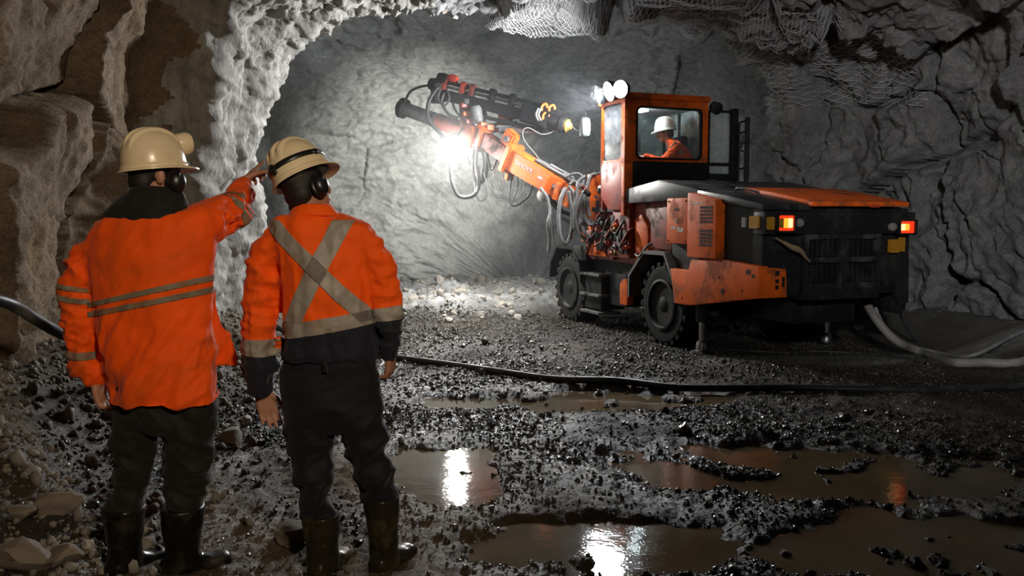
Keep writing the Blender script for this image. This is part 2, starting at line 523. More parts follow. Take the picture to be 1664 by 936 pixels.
fx = np.concatenate([np.linspace(-7.5, -3.45, 70), np.arange(-3.4, 5.0, 0.02), np.linspace(5.02, 7.6, 70)])
FX, FY = np.meshgrid(fx, fy, indexing='ij')
FH, FP, FW, FT = floor_fields(FX, FY)
def floor_zs(x, y):
    i = np.clip(np.searchsorted(fx, x) - 1, 0, len(fx) - 2); j = np.clip(np.searchsorted(fy, y) - 1, 0, len(fy) - 2)
    a = np.clip((x - fx[i]) / (fx[i + 1] - fx[i]), 0, 1); b = np.clip((y - fy[j]) / (fy[j + 1] - fy[j]), 0, 1)
    return (FH[i, j] * (1 - a) + FH[i + 1, j] * a) * (1 - b) + (FH[i, j + 1] * (1 - a) + FH[i + 1, j + 1] * a) * b
def floor_z(x, y): return float(floor_zs(np.array([float(x)]), np.array([float(y)]))[0])
fl = np_mesh('floor', np.stack([FX, FY, FH], -1).reshape(-1, 3), grid_faces(len(fx), len(fy)), M['ground'], None, True)
for nm, arr in (('wet', FW), ('pale', FP), ('tan', FT)):
    a = fl.data.attributes.new(nm, 'FLOAT', 'POINT'); a.data.foreach_set('value', arr.astype(np.float32).ravel())
tag(fl, kind='structure')
bx_ = np.linspace(-7.5, 7.6, 60); by_ = np.linspace(-6, 2.25, 40)
BX, BY = np.meshgrid(bx_, by_, indexing='ij')
BH, BP, BW, BT = floor_fields(BX, BY)
fb = np_mesh('floor', np.stack([BX, BY, BH], -1).reshape(-1, 3), grid_faces(60, 40), M['ground'], None, True)
for nm, arr in (('wet', BW), ('pale', BP), ('tan', BT)):
    a = fb.data.attributes.new(nm, 'FLOAT', 'POINT'); a.data.foreach_set('value', arr.astype(np.float32).ravel())
tag(fb, kind='structure')
# ------------------------------------------------------------------ puddles: level sheets of muddy water, one per hollow
for (pc, rx, ry, a, dep, lab, _n) in PUDDLES:
    g = gnd(*pc)
    ang = np.linspace(0, 2 * PI, 73)[:-1]
    c, s = math.cos(a), math.sin(a)
    ring = []
    for k in ang:
        u, v = 1.25 * rx * math.cos(k), 1.25 * ry * math.sin(k)
        ring.append((g.x + u * c - v * s, g.y + u * s + v * c, 0.0))
    bm = bmesh.new()
    bot = [bm.verts.new((p[0], p[1], -0.12)) for p in ring]
    top = [bm.verts.new(p) for p in ring]
    bm.faces.new(top)
    for k in range(72): bm.faces.new((bot[k], bot[(k + 1) % 72], top[(k + 1) % 72], top[k]))
    o = from_bm('puddle', bm, M['water'])
    o.location.z = {'p1': 0.0, 'p2': 0.003, 'p3': 0.006, 'p4': -0.004, 'p5': 0.009}[_n]
    tag(o, lab, 'puddle', 'puddles on the tunnel floor')

# ------------------------------------------------------------------ loose stones
def ico():
    bm = bmesh.new(); bmesh.ops.create_icosphere(bm, subdivisions=1, radius=1.0)
    V = np.array([v.co[:] for v in bm.verts]); Fc = np.array([[v.index for v in f.verts] for f in bm.faces]); bm.free()
    return V, Fc
ICO_V, ICO_F = ico()
def ico2():
    bm = bmesh.new(); bmesh.ops.create_icosphere(bm, subdivisions=3, radius=1.0)
    V = np.array([v.co[:] for v in bm.verts]); Fc = np.array([[v.index for v in f.verts] for f in bm.faces]); bm.free()
    return V, Fc
ICO3_V, ICO3_F = ico2()
# icosahedron, 20 triangles, for chips
_t = (1 + 5 ** 0.5) / 2
I0_V = np.array([(-1, _t, 0), (1, _t, 0), (-1, -_t, 0), (1, -_t, 0), (0, -1, _t), (0, 1, _t), (0, -1, -_t), (0, 1, -_t), (_t, 0, -1), (_t, 0, 1), (-_t, 0, -1), (-_t, 0, 1)], float)
I0_V /= np.linalg.norm(I0_V[0])
I0_F = np.array([(0, 11, 5), (0, 5, 1), (0, 1, 7), (0, 7, 10), (0, 10, 11), (1, 5, 9), (5, 11, 4), (11, 10, 2), (10, 7, 6), (7, 1, 8), (3, 9, 4), (3, 4, 2), (3, 2, 6), (3, 6, 8), (3, 8, 9), (4, 9, 5), (2, 4, 11), (6, 2, 10), (8, 6, 7), (9, 8, 1)])
O_V = np.array([(1, 0, 0), (-1, 0, 0), (0, 1, 0), (0, -1, 0), (0, 0, 1), (0, 0, -1)], float)
O_F = np.array([(0, 2, 4), (2, 1, 4), (1, 3, 4), (3, 0, 4), (2, 0, 5), (1, 2, 5), (3, 1, 5), (0, 3, 5)])
def rand_rot(n, rng):
    q = rng.normal(size=(n, 4)); q /= np.linalg.norm(q, axis=1, keepdims=True)
    w_, x, y, z = q.T
    return np.stack([np.stack([1 - 2 * (y * y + z * z), 2 * (x * y - z * w_), 2 * (x * z + y * w_)], -1),
                     np.stack([2 * (x * y + z * w_), 1 - 2 * (x * x + z * z), 2 * (y * z - x * w_)], -1),
                     np.stack([2 * (x * z - y * w_), 2 * (y * z + x * w_), 1 - 2 * (x * x + y * y)], -1)], 1)
def chips(name, X, Y, Z, S, mat, label, cat, rng, BV=I0_V, BF=I0_F):
    n = len(X)
    R = rand_rot(n, rng)
    sc = np.stack([np.ones(n), rng.uniform(0.6, 1, n), rng.uniform(0.35, 0.75, n)], -1)
    nv = len(BV)
    V = BV[None] * rng.uniform(0.7, 1.25, (n, nv, 1)) * sc[:, None, :]
    V = np.einsum('nij,nkj->nki', R, V) * S[:, None, None] + np.stack([X, Y, Z], -1)[:, None, :]
    Fc = BF[None] + (np.arange(n) * nv)[:, None, None]
    o = np_mesh(name, V.reshape(-1, 3), Fc.reshape(-1, 3), mat)
    return tag(o, label, cat, kind='stuff')
def scatter(n, xr, yr, dens, rng, ybias=1.6):
    xs = rng.uniform(*xr, n * 2); ys = yr[0] + (yr[1] - yr[0]) * rng.uniform(0, 1, n * 2) ** ybias
    keep = rng.uniform(0, 1, n * 2) < dens(xs, ys)
    return xs[keep][:n], ys[keep][:n]
rng = np.random.default_rng(5)
def d_wet(x, y):
    h, pl, wt, tn = floor_fields(x, y)
    p = np.stack([x, y, 0 * x], -1)
    return np.clip(0.45 + 1.3 * fbm(p * 0.9 + 20, 3), 0.22, 1) * (1 - pl) * (1 - 0.6 * tn) * np.where(h < -0.012, 0.05, 1.0) * (x < 4.2)
xs, ys = scatter(85000, (-2.6, 4.4), (2.9, 13.0), d_wet, rng, 1.45)
zs = floor_zs(xs, ys)
S = 0.0068 * np.exp(rng.normal(0, 0.5, len(xs))) * (0.75 + 0.08 * ys)
chips('gravel', xs, ys, zs + 0.25 * S, S, M['pebble_wet'], 'wet dark gravel strewn over the muddy tunnel floor', 'gravel', rng, O_V, O_F)
def d_tal(x, y):
    left_d = x - np.interp(y, *NEAR_L)
    return np.clip(1.25 - left_d / 1.35, 0, 1) ** 1.2
xs, ys = scatter(5200, (-3.6, -1.0), (2.9, 11.0), d_tal, rng, 1.3)
zs = floor_zs(xs, ys)
S = 0.017 * np.exp(rng.normal(0, 0.45, len(xs)))
chips('gravel', xs, ys, zs + 0.4 * S, S, M['pebble_dry'], 'dry broken pebbles along the foot of the left rock wall', 'gravel', rng)
def d_heap(x, y): return floor_fields(x, y)[1] * 0.9
xs, ys = scatter(2600, (-4.0, 3.0), (12.2, 18.0), d_heap, rng, 1.0)
zs = floor_zs(xs, ys)
S = 0.024 * np.exp(rng.normal(0, 0.55, len(xs)))
chips('gravel', xs, ys, zs + 0.3 * S, S, M['stone_pale'], 'pale dusty rubble in front of the drilled rock face', 'gravel', rng)

def boulder(seed, size, loc, mat, label, group, flat=0.7, name='rock', sink=0.3):
    r = np.random.default_rng(seed)
    V = ICO3_V.copy()
    for _ in range(15):                                       # chip flat faces off a sphere
        n_ = r.normal(size=3); n_ /= np.linalg.norm(n_)
        d_ = V @ n_; lim = r.uniform(0.45, 0.78)
        V = V - np.outer(np.clip(d_ - lim, 0, None), n_) * 0.92
    V = V * (1 + 0.12 * fbm(V * 2.2 + seed, 4) + 0.05 * fbm(V * 7.0 + seed, 3))[:, None] * 1.18
    V = V * np.array([1.0, r.uniform(0.7, 0.95), flat]) * size
    a = r.uniform(0, 6.28); c, s = math.cos(a), math.sin(a)
    V = V @ np.array([[c, s, 0], [-s, c, 0], [0, 0, 1]])
    o = np_mesh(name, V, ICO3_F, mat, None, True)
    o.data.set_sharp_from_angle(angle=math.radians(24))
    o.location = (loc[0], loc[1], loc[2] + size * flat * (1 - sink))
    tag(o, label, 'rock', group)
    return o
def on_floor(px, py):
    g = gnd(px, py)
    for _ in range(8): g = gnd(px, py, floor_z(g.x, g.y))
    return Vector((g.x, g.y, floor_z(g.x, g.y)))
def rock_px(seed, px, py, size, mat, label, flat=0.7, sink=0.3, z=None):
    g = gnd(px, py)
    for _ in range(6):
        zz = floor_z(g.x, g.y); g = gnd(px, py, zz)
    return boulder(seed, size, (g.x, g.y, floor_z(g.x, g.y)), mat, label, 'loose rocks on the tunnel floor', flat, 'rock', sink)
SP, SB = M['stone_pale'], M['stone_brown']
rock_px(1, 377, 722, 0.095, SP, 'largest pale angular rock on the heap between the two workers', 0.75)
rock_px(2, 402, 690, 0.055, SP, 'pale rock just behind and right of the largest one between the workers', 0.8)
rock_px(3, 410, 724, 0.045, SB, 'small brown rock touching the right side of the pale one between the workers', 0.8)
rock_px(4, 366, 700, 0.040, SP, 'small pale rock at the left worker\'s right thigh', 0.8)
rock_px(5, 478, 880, 0.125, SB, 'flat tan slab of rock left of the right worker\'s left boot', 0.45, 0.45)
rock_px(6, 36, 925, 0.120, SB, 'big rounded brown boulder in the bottom left corner', 0.75)
rock_px(7, 112, 915, 0.075, SB, 'rounded brown rock right of the corner boulder', 0.8)
rock_px(8, 38, 872, 0.065, SB, 'brown rock behind the corner boulder', 0.8)
rock_px(9, 100, 852, 0.110, SB, 'broad flat brown rock at the foot of the left wall', 0.55)
rock_px(10, 143, 900, 0.045, SP, 'small pale rock beside the left worker\'s left boot', 0.8)
rock_px(11, 248, 860, 0.040, SP, 'pale pebble rock between the left worker\'s boots', 0.8)
rock_px(12, 250, 905, 0.040, SB, 'brown pebble rock between the toes of the left worker\'s boots', 0.8)
rr = np.random.default_rng(21)
n_done = 0
while n_done < 46:                                            # the rubble along the left wall, one by one
    px_, py_ = rr.uniform(235, 450), rr.uniform(560, 880)
    g = gnd(px_, py_, 0.15)
    ld = g.x - float(np.interp(g.y, *NEAR_L))
    if not (0.25 < ld < 1.35): continue
    o = boulder(100 + n_done, rr.uniform(0.025, 0.05), (g.x, g.y, floor_z(g.x, g.y)), SP if rr.random() < 0.65 else SB,
                'fist-sized stone in the rubble strip along the left wall behind the workers', 'rubble stones along the left wall', 0.75)
    n_done += 1
WHITE = ['biggest dusty white rock on top of the bright rubble heap under the boom', 'white rock just right of the biggest one on the bright rubble heap',
         'white rock on the middle of the bright rubble heap under the hanging hose', 'leftmost white rock on the bright heap, beside the right worker\'s elbow',
         'white rock right of the bright heap, nearer the rig than the heap top', 'white rock on the far pale ground between heap and front wheel',
         'rightmost white rock of the bright rubble, closest to the front wheel', 'small white rock at the near foot of the bright rubble heap']
for k, (px_, py_, sz) in enumerate([(690, 470, .16), (715, 478, .12), (745, 482, .13), (672, 486, .11), (780, 500, .09), (815, 492, .10), (842, 503, .08), (730, 505, .07)]):
    g = gnd(px_, py_, 0.2)
    boulder(300 + k, sz, (g.x, g.y, floor_z(g.x, g.y)), SP, WHITE[k], 'white rocks on the rubble heap', 0.7)
# ================================================================== MESH BUILDERS
def bm_box(bm, x0, x1, y0, y1, z0, z1, bevel=0.0):
    r = bmesh.ops.create_cube(bm, size=1.0)
    vs_ = r['verts']
    for v in vs_:
        v.co = Vector(((x0 + x1) / 2 + v.co.x * (x1 - x0), (y0 + y1) / 2 + v.co.y * (y1 - y0), (z0 + z1) / 2 + v.co.z * (z1 - z0)))
    if bevel:
        es = list({e for v in vs_ for e in v.link_edges})
        bmesh.ops.bevel(bm, geom=es, offset=bevel, segments=2, affect='EDGES', profile=0.6)
def bm_prism(bm, poly, axis, a, b, bevel=0.0):
    """poly: 2D outline; axis: extrusion axis ('y': poly is (x,z); 'x': (y,z); 'z': (x,y))"""
    def P(p, t):
        return {'y': (p[0], t, p[1]), 'x': (t, p[0], p[1]), 'z': (p[0], p[1], t)}[axis]
    A = [bm.verts.new(P(p, a)) for p in poly]
    B = [bm.verts.new(P(p, b)) for p in poly]
    n = len(poly)
    fs = [bm.faces.new(A), bm.faces.new(B[::-1])]
    for k in range(n): fs.append(bm.faces.new((A[k], B[k], B[(k + 1) % n], A[(k + 1) % n])))
    bmesh.ops.recalc_face_normals(bm, faces=fs)
    if bevel:
        es = list({e for f in fs for e in f.edges})
        bmesh.ops.bevel(bm, geom=es, offset=bevel, segments=2, affect='EDGES', profile=0.6)
def bm_tube(bm, pts, rad, seg=10, caps=True):
    """tube along pts; rad a number or a list"""
    pts = [Vector(p) for p in pts]
    n = len(pts)
    R = rad if isinstance(rad, (list, tuple, np.ndarray)) else [rad] * n
    tans = []
    for i in range(n):
        t = pts[min(i + 1, n - 1)] - pts[max(i - 1, 0)]
        tans.append(t.normalized() if t.length > 1e-9 else Vector((0, 0, 1)))
    up = Vector((0, 0, 1)) if abs(tans[0].z) < 0.9 else Vector((1, 0, 0))
    nv = (up - tans[0] * up.dot(tans[0])).normalized()
    ringsv = []
    for i in range(n):
        nv = nv - tans[i] * nv.dot(tans[i])
        nv = nv.normalized() if nv.length > 1e-6 else tans[i].orthogonal().normalized()
        bv = tans[i].cross(nv)
        ringsv.append([bm.verts.new(pts[i] + (nv * math.cos(2 * PI * k / seg) + bv * math.sin(2 * PI * k / seg)) * R[i]) for k in range(seg)])
    for i in range(n - 1):
        for k in range(seg):
            bm.faces.new((ringsv[i][k], ringsv[i][(k + 1) % seg], ringsv[i + 1][(k + 1) % seg], ringsv[i + 1][k]))
    if caps:
        bm.faces.new(ringsv[0][::-1]); bm.faces.new(ringsv[-1])
def spline(pts, n=40):
    """Catmull-Rom through pts"""
    P = [Vector(p) for p in pts]
    P = [P[0] * 2 - P[1]] + P + [P[-1] * 2 - P[-2]]
    m = len(P) - 3
    out = []
    for i in range(n + 1):
        t = i / n * m
        k = min(int(t), m - 1); t -= k
        a, b, c, d = P[k:k + 4]
        out.append(0.5 * ((2 * b) + (c - a) * t + (2 * a - 5 * b + 4 * c - d) * t * t + (3 * b - a - 3 * c + d) * t ** 3))
    return out
def bm_lathe(bm, prof, origin, axis, seg=32):
    """prof: (radius, offset along axis)"""
    ax = Vector(axis).normalized(); o = Vector(origin)
    u = ax.orthogonal().normalized(); v = ax.cross(u)
    rings_ = []
    for (r, h) in prof:
        rings_.append([bm.verts.new(o + ax * h + (u * math.cos(2 * PI * k / seg) + v * math.sin(2 * PI * k / seg)) * max(r, 1e-4)) for k in range(seg)])
    fs = []
    for i in range(len(rings_) - 1):
        for k in range(seg):
            fs.append(bm.faces.new((rings_[i][k], rings_[i][(k + 1) % seg], rings_[i + 1][(k + 1) % seg], rings_[i + 1][k])))
    fs.append(bm.faces.new(rings_[0][::-1])); fs.append(bm.faces.new(rings_[-1]))
    bmesh.ops.recalc_face_normals(bm, faces=fs)
def rrect(a0, a1, b0, b1, r, n=6):
    out = []
    for (ca, cb, s) in ((a1 - r, b1 - r, 0), (a0 + r, b1 - r, PI / 2), (a0 + r, b0 + r, PI), (a1 - r, b0 + r, 1.5 * PI)):
        for k in range(n + 1):
            t = s + k / n * PI / 2
            out.append((ca + r * math.cos(t), cb + r * math.sin(t)))
    return out
def bm_frame(bm, outer, inner, axis, a, b):
    """ring plate between two outlines with equal point counts"""
    def P(p, t):
        return {'y': (p[0], t, p[1]), 'x': (t, p[0], p[1]), 'z': (p[0], p[1], t)}[axis]
    n = len(outer)
    L_ = [[bm.verts.new(P(p, t)) for p in o] for (o, t) in ((outer, a), (inner, a), (inner, b), (outer, b))]
    fs = []
    for j in range(4):
        A, B = L_[j], L_[(j + 1) % 4]
        for k in range(n): fs.append(bm.faces.new((A[k], A[(k + 1) % n], B[(k + 1) % n], B[k])))
    bmesh.ops.recalc_face_normals(bm, faces=fs)
def part(name, parent, mat, build, sharp=35):
    bm = bmesh.new()
    build(bm)
    return from_bm(name, bm, mat, parent, sharp=sharp)
def box_part(name, parent, mat, x0, x1, y0, y1, z0, z1, bevel=0.012):
    return part(name, parent, mat, lambda bm: bm_box(bm, min(x0, x1), max(x0, x1), min(y0, y1), max(y0, y1), min(z0, z1), max(z0, z1), bevel))
def tube_part(name, parent, mat, pts, rad, seg=10, n=36, ribbed=0.0, pitch=0.03):
    P = spline(pts, n) if len(pts) > 2 else [Vector(p) for p in pts]
    if ribbed:
        tot = sum((P[i + 1] - P[i]).length for i in range(len(P) - 1))
        m = max(12, int(tot / pitch) * 2)
        P = spline(pts, m)
        R = [rad * (1 + (ribbed if k % 2 else -ribbed)) for k in range(len(P))]
    else:
        R = rad
    return part(name, parent, mat, lambda bm: bm_tube(bm, P, R, seg), sharp=60)
def text_part(name, parent, mat, body, size, mtx, depth=0.003):
    cu = bpy.data.curves.new(name, 'FONT')
    cu.body = body; cu.size = size; cu.extrude = depth
    cu.align_x = 'CENTER'; cu.align_y = 'CENTER'
    tmp = bpy.data.objects.new(name, cu)
    COL.objects.link(tmp)
    dg = bpy.context.evaluated_depsgraph_get()
    me = bpy.data.meshes.new_from_object(tmp.evaluated_get(dg))
    bpy.data.objects.remove(tmp)
    me.materials.clear()
    me.transform(mtx)
    return link(name, me, mat, parent)

# ------------------------------------------------------------------ machine materials
DIRT = (0.055, 0.042, 0.032)
M['orange'] = mat_plain('orange_paint', (0.84, 0.135, 0.010), 0.5, 0, 0.25, 5, 0.15, 30, 0.28, (0.16, 0.045, 0.02), 0.75, 3.2)
M['orange_clean'] = mat_plain('orange_boom_paint', (0.88, 0.18, 0.022), 0.4, 0, 0.2, 5, 0.1, 30, 0.5, (0.25, 0.07, 0.025), 0.5, 4.5)
M['red_dirty'] = mat_plain('dirty_red_paint', (0.30, 0.045, 0.022), 0.5, 0, 0.4, 4, 0.5, 25, 0.5, (0.028, 0.018, 0.015), 0.92, 4.5)
M['red'] = mat_plain('red_paint', (0.52, 0.06, 0.03), 0.4, 0, 0.3, 4, 0.15, 25, 0.5, (0.12, 0.02, 0.015), 0.6, 4.0)
M['black'] = mat_plain('black_paint', (0.012, 0.012, 0.0125), 0.5, 0, 0.4, 5, 0.3, 30, 0.3, (0.028, 0.026, 0.023), 0.6, 4.0)
M['hood'] = mat_plain('dusty_black_paint', (0.018, 0.018, 0.019), 0.34, 0, 0.4, 5, 0.3, 40, 0.45, (0.07, 0.07, 0.068), 0.7, 2.6)
M['rubber'] = mat_plain('rubber', (0.012, 0.0115, 0.011), 0.75, 0, 0.3, 8, 0.5, 40, 0.3, (0.032, 0.028, 0.024), 0.7, 5)
M['hose_black'] = mat_plain('black_hose_rubber', (0.030, 0.030, 0.030), 0.45, 0, 0.3, 8, 0.2, 40, 0.45, (0.10, 0.095, 0.085), 0.6, 7)
M['hose_grey'] = mat_plain('grey_corrugated_hose', (0.24, 0.24, 0.235), 0.5, 0, 0.35, 9, 0.2, 40, 0.4, (0.14, 0.13, 0.12), 0.7, 6)
M['cable_grey'] = mat_plain('dusty_grey_cable', (0.30, 0.285, 0.26), 0.6, 0, 0.4, 6, 0.3, 40, 0.4, (0.06, 0.055, 0.05), 0.7, 3)
M['steel'] = mat_plain('steel', (0.42, 0.42, 0.42), 0.3, 1.0, 0.3, 8, 0.1, 40, 0.5, (0.09, 0.08, 0.07), 0.7, 5)
M['chrome'] = mat_plain('chrome', (0.75, 0.75, 0.75), 0.14, 1.0, 0.15, 8)
M['grey_metal'] = mat_plain('grey_painted_metal', (0.20, 0.20, 0.195), 0.5, 0.2, 0.3, 8, 0.2, 40, 0.4, DIRT, 0.7, 5)
M['white_mark'] = mat_plain('white_marking', (0.62, 0.6, 0.56), 0.6, 0, 0.5, 60)
M['yellow_mark'] = mat_plain('yellow_marking', (0.65, 0.42, 0.05), 0.5, 0, 0.4, 40)
M['dark_slot'] = mat_plain('dark_slot', (0.008, 0.008, 0.008), 0.8)
M['rope'] = mat_plain('tan_rope', (0.30, 0.21, 0.12), 0.85, 0, 0.4, 20)
M['glass'] = mat_glass('cab_glass', (0.86, 0.92, 0.92), 0.10)
M['glass_dusty_bright'] = mat_glass('dusty_bright_cab_glass', (0.85, 0.93, 0.90), 0.72, 0.05)  # dust, with more white mixed in for the lit door pane
M['glass_lit'] = mat_glass('lit_dusty_cab_glass', (0.9, 0.94, 1.0), 0.95, 0.08)  # white mixed in for the lamp light on the dusty side pane
M['lamp_core'] = mat_emit('lit_lamp_lens', (0.93, 0.96, 1.0), 420)
M['lamp_boom'] = mat_emit('lit_boom_lamp_lens', (1.0, 0.99, 0.93), 300)
M['tail_red'] = mat_emit('lit_red_lens', (1.0, 0.045, 0.01), 0.8)
M['tail_amber'] = mat_emit('lit_amber_lens', (1.0, 0.33, 0.03), 1.5)
M['tail_white'] = mat_emit('lit_white_lens', (1.0, 0.60, 0.25), 1.7)
M['lens_amber'] = mat_plain('amber_reflector', (0.48, 0.23, 0.02), 0.25, 0, 0.5, 60)
M['lens_clear'] = mat_plain('clear_lens', (0.35, 0.34, 0.33), 0.15, 0.4)
M['added_cab_lamp'] = mat_emit('lit_added_cab_lamp', (0.95, 0.97, 1.0), 6)
M['seat'] = mat_plain('seat_fabric', (0.05, 0.035, 0.04), 0.8)
M['yellow_cap'] = mat_plain('yellow_cap', (0.36, 0.22, 0.05), 0.5, 0, 0.4, 20)

# ================================================================== DRILL RIG
RIG_A = math.atan(551 / 1400.0)
RIG_O = Vector((2.71, 10.54, 0.0))
rig = empty('drilling_rig', RIG_O, PI / 2 + RIG_A)
tag(rig, 'orange and black wheeled rock drilling rig with a lit cab and raised boom', 'drilling rig')
RIG_M = Matrix.Translation(RIG_O) @ Matrix.Rotation(PI / 2 + RIG_A, 4, 'Z')
RIG_I = RIG_M.inverted()
def W(px, py, Y): return RIG_I @ at(px, py, Y)

# ---- chassis and tail
part('chassis', rig, M['black'], lambda bm: (bm_box(bm, -1.6, 3.3, -0.42, 0.42, 0.42, 0.98, 0.02), bm_box(bm, 0.5, 2.1, -0.85, 0.85, 0.62, 0.96, 0.02)))
for x in (0.0, 2.58):
    part('axle', rig, M['black'], lambda bm, x=x: (bm_tube(bm, [(x, -0.7, 0.49), (x, 0.7, 0.49)], 0.11, 14), bm_lathe(bm, [(0.05, -0.2), (0.2, -0.12), (0.22, 0), (0.2, 0.12), (0.05, 0.2)], (x, 0, 0.49), (0, 1, 0), 18)))
part('engine_housing', rig, M['black'], lambda bm: bm_prism(bm, [(-0.13, 1.1), (-0.3, 0.96), (-0.62, 0.57), (-1.8, 0.73), (-1.8, 1.62), (-0.7, 1.76), (-0.13, 1.74)], 'y', 0.96, -0.92, 0.02))
hood = part('hood', rig, M['hood'], lambda bm: bm_prism(bm, [(0.93, 1.70), (0.93, 1.88), (0.12, 1.97), (-0.70, 1.84), (-0.70, 1.73)], 'y', 1.0, -0.92, 0.018))
part('hood_seam', hood, M['dark_slot'], lambda bm: bm_prism(bm, [(0.90, 1.902), (0.12, 1.985), (-0.66, 1.862), (-0.66, 1.845), (0.12, 1.965), (0.90, 1.885)], 'y', 0.30, 0.27))
part('rear_hood', rig, M['orange'], lambda bm: bm_prism(bm, [(-0.72, 1.78), (-0.72, 1.865), (-1.2, 1.80), (-1.86, 1.69), (-1.86, 1.64)], 'y', 0.40, -0.86, 0.012))
part('rear_hood_flank', rig, M['hood'], lambda bm: bm_prism(bm, [(-0.70, 1.74), (-0.70, 1.83), (-1.2, 1.765), (-1.84, 1.66), (-1.84, 1.60)], 'y', 1.0, 0.405, 0.012))
part('hinge', rig, M['red'], lambda bm: bm_box(bm, -1.9, -1.84, -0.42, -0.34, 1.63, 1.66, 0.006))
part('hinge', rig, M['orange'], lambda bm: bm_box(bm, -1.9, -1.82, 0.36, 0.44, 1.64, 1.68, 0.006))
part('handle', rig, M['hose_black'], lambda bm: bm_tube(bm, spline([(-1.0, 0.72, 1.80), (-1.05, 0.72, 1.84), (-1.3, 0.68, 1.80), (-1.36, 0.66, 1.745)], 14), 0.012, 8))
# side doors with vents
door = box_part('side_door', rig, M['orange'], -0.16, -0.60, 0.96, 1.05, 1.23, 1.745, 0.012)
for (x, z, w_, h_) in ((-0.37, 1.60, 0.10, 0.03),):
    box_part('label_plate', door, M['dark_slot'], x - w_ / 2, x + w_ / 2, 1.05, 1.053, z, z + h_, 0)
text_part('marking', door, M['white_mark'], 'B', 0.075, Matrix.Translation((-0.37, 1.052, 1.485)) @ Matrix.Rotation(PI, 4, 'Z') @ Matrix.Rotation(PI / 2, 4, 'X'))
part('marking', door, M['white_mark'], lambda bm: [bm_box(bm, x0, x1, 1.05, 1.053, z0, z0 + 0.022) for (x0, x1, z0) in ((-0.36, -0.26, 1.40), (-0.44, -0.38, 1.392), (-0.52, -0.46, 1.385), (-0.50, -0.40, 1.365))])
for z in (1.26, 1.71):
    for x in (-0.20, -0.56):
        part('bolt', door, M['dark_slot'], lambda bm, x=x, z=z: bm_lathe(bm, [(0.010, 0), (0.010, 0.008), (0.004, 0.011)], (x, 1.05, z), (0, 1, 0), 8))
box_part('hinge_strip', rig, M['dark_slot'], -0.60, -0.655, 0.95, 1.03, 1.22, 1.62, 0.006)
vdoor = part('vent_door', rig, M['orange'], lambda bm: bm_prism(bm, [(-0.62, 1.09), (-1.16, 1.09), (-1.16, 1.72), (-0.66, 1.80), (-0.62, 1.80)], 'y', 0.94, 1.07, 0.012))
for z0 in (1.47, 1.22):
    part('vent_grille', vdoor, M['dark_slot'], lambda bm, z0=z0: [bm_box(bm, -0.865 - 0.062 * i - 0.048, -0.865 - 0.062 * i, 1.066, 1.074, z0 + 0.038 * j, z0 + 0.038 * j + 0.027) for i in range(4) for j in range(5)])
part('marking', vdoor, M['white_mark'], lambda bm: [bm_box(bm, x0, x1, 1.07, 1.073, 1.672, 1.69) for (x0, x1) in ((-0.84, -0.70), (-0.92, -0.86))])
# orange counterweight bumper, stepping round the rear corner
bump_ = part('bumper', rig, M['orange'], lambda bm: (bm_prism(bm, [(-0.24, 0.94), (-0.34, 0.545), (-0.66, 0.55), (-1.86, 0.735), (-1.86, 1.05), (-1.2, 1.09), (-0.66, 1.06), (-0.62, 0.94)], 'y', 0.93, 1.045, 0.012),
     bm_prism(bm, [(1.04, 0.735), (0.70, 0.735), (0.72, 1.02), (1.04, 1.05)], 'x', -1.80, -1.865, 0.01)))
for (y, z, s) in ((0.83, 0.98, 0.025), (0.83, 0.90, 0.02), (0.83, 0.84, 0.02)):
    box_part('bolt', bump_, M['dark_slot'], -1.863, -1.872, y - s, y + s, z - s, z + s, 0)
box_part('slot', bump_, M['dark_slot'], -1.863, -1.87, 0.735, 0.77, 0.84, 0.94, 0)
part('hole', bump_, M['dark_slot'], lambda bm: [bm_prism(bm, [(x + s, z), (x, z + s), (x - s, z), (x, z - s)], 'y', 1.043, 1.05) for (x, z, s) in ((-1.27, 0.76, 0.035), (-1.2, 0.90, 0.015), (-1.6, 0.79, 0.015), (-0.5, 0.62, 0.012))])
part('chipped_patch', bump_, M['dark_slot'], lambda bm: [bm_prism(bm, [(x + s * 1.6 * math.cos(a) * k_, z + s * math.sin(a) * k_) for a, k_ in zip(np.linspace(0, 2 * PI, 11)[:-1], (1, .7, 1.1, .8, 1, .6, 1, .9, .7, 1.1))], 'y', 1.043, 1.0475) for (x, z, s) in ((-1.70, 0.985, 0.03), (-1.78, 0.95, 0.02))])
# ---- rear face
RX = -1.8
part('rear_beam', rig, M['black'], lambda bm: (bm_box(bm, RX - 0.08, RX + 0.1, -0.93, 1.0, 1.36, 1.585, 0.015), bm_box(bm, RX - 0.05, RX + 0.1, -0.5, 0.5, 0.69, 0.80, 0.015)))
gr = part('grille_frame', rig, M['hood'], lambda bm: (bm_frame(bm, rrect(-0.50, 0.50, 0.80, 1.37, 0.03), rrect(-0.44, 0.44, 0.86, 1.31, 0.02), 'x', RX - 0.06, RX + 0.02),
     bm_box(bm, RX - 0.075, RX, -0.47, 0.47, 1.07, 1.125, 0.008), bm_box(bm, RX - 0.075, RX, -0.035, 0.045, 0.86, 1.32, 0.008)))
for k in range(13):
    y = -0.40 + 0.066 * k
    if abs(y) < 0.04: continue
    box_part('grille_bar', gr, M['black'], RX - 0.045, RX - 0.02, y - 0.009, y + 0.009, 0.86, 1.32, 0.003)
for k in range(12):
    z = 0.885 + 0.037 * k
    box_part('grille_slat', gr, M['black'], RX - 0.022, RX - 0.004, -0.43, 0.43, z - 0.006, z + 0.006, 0)
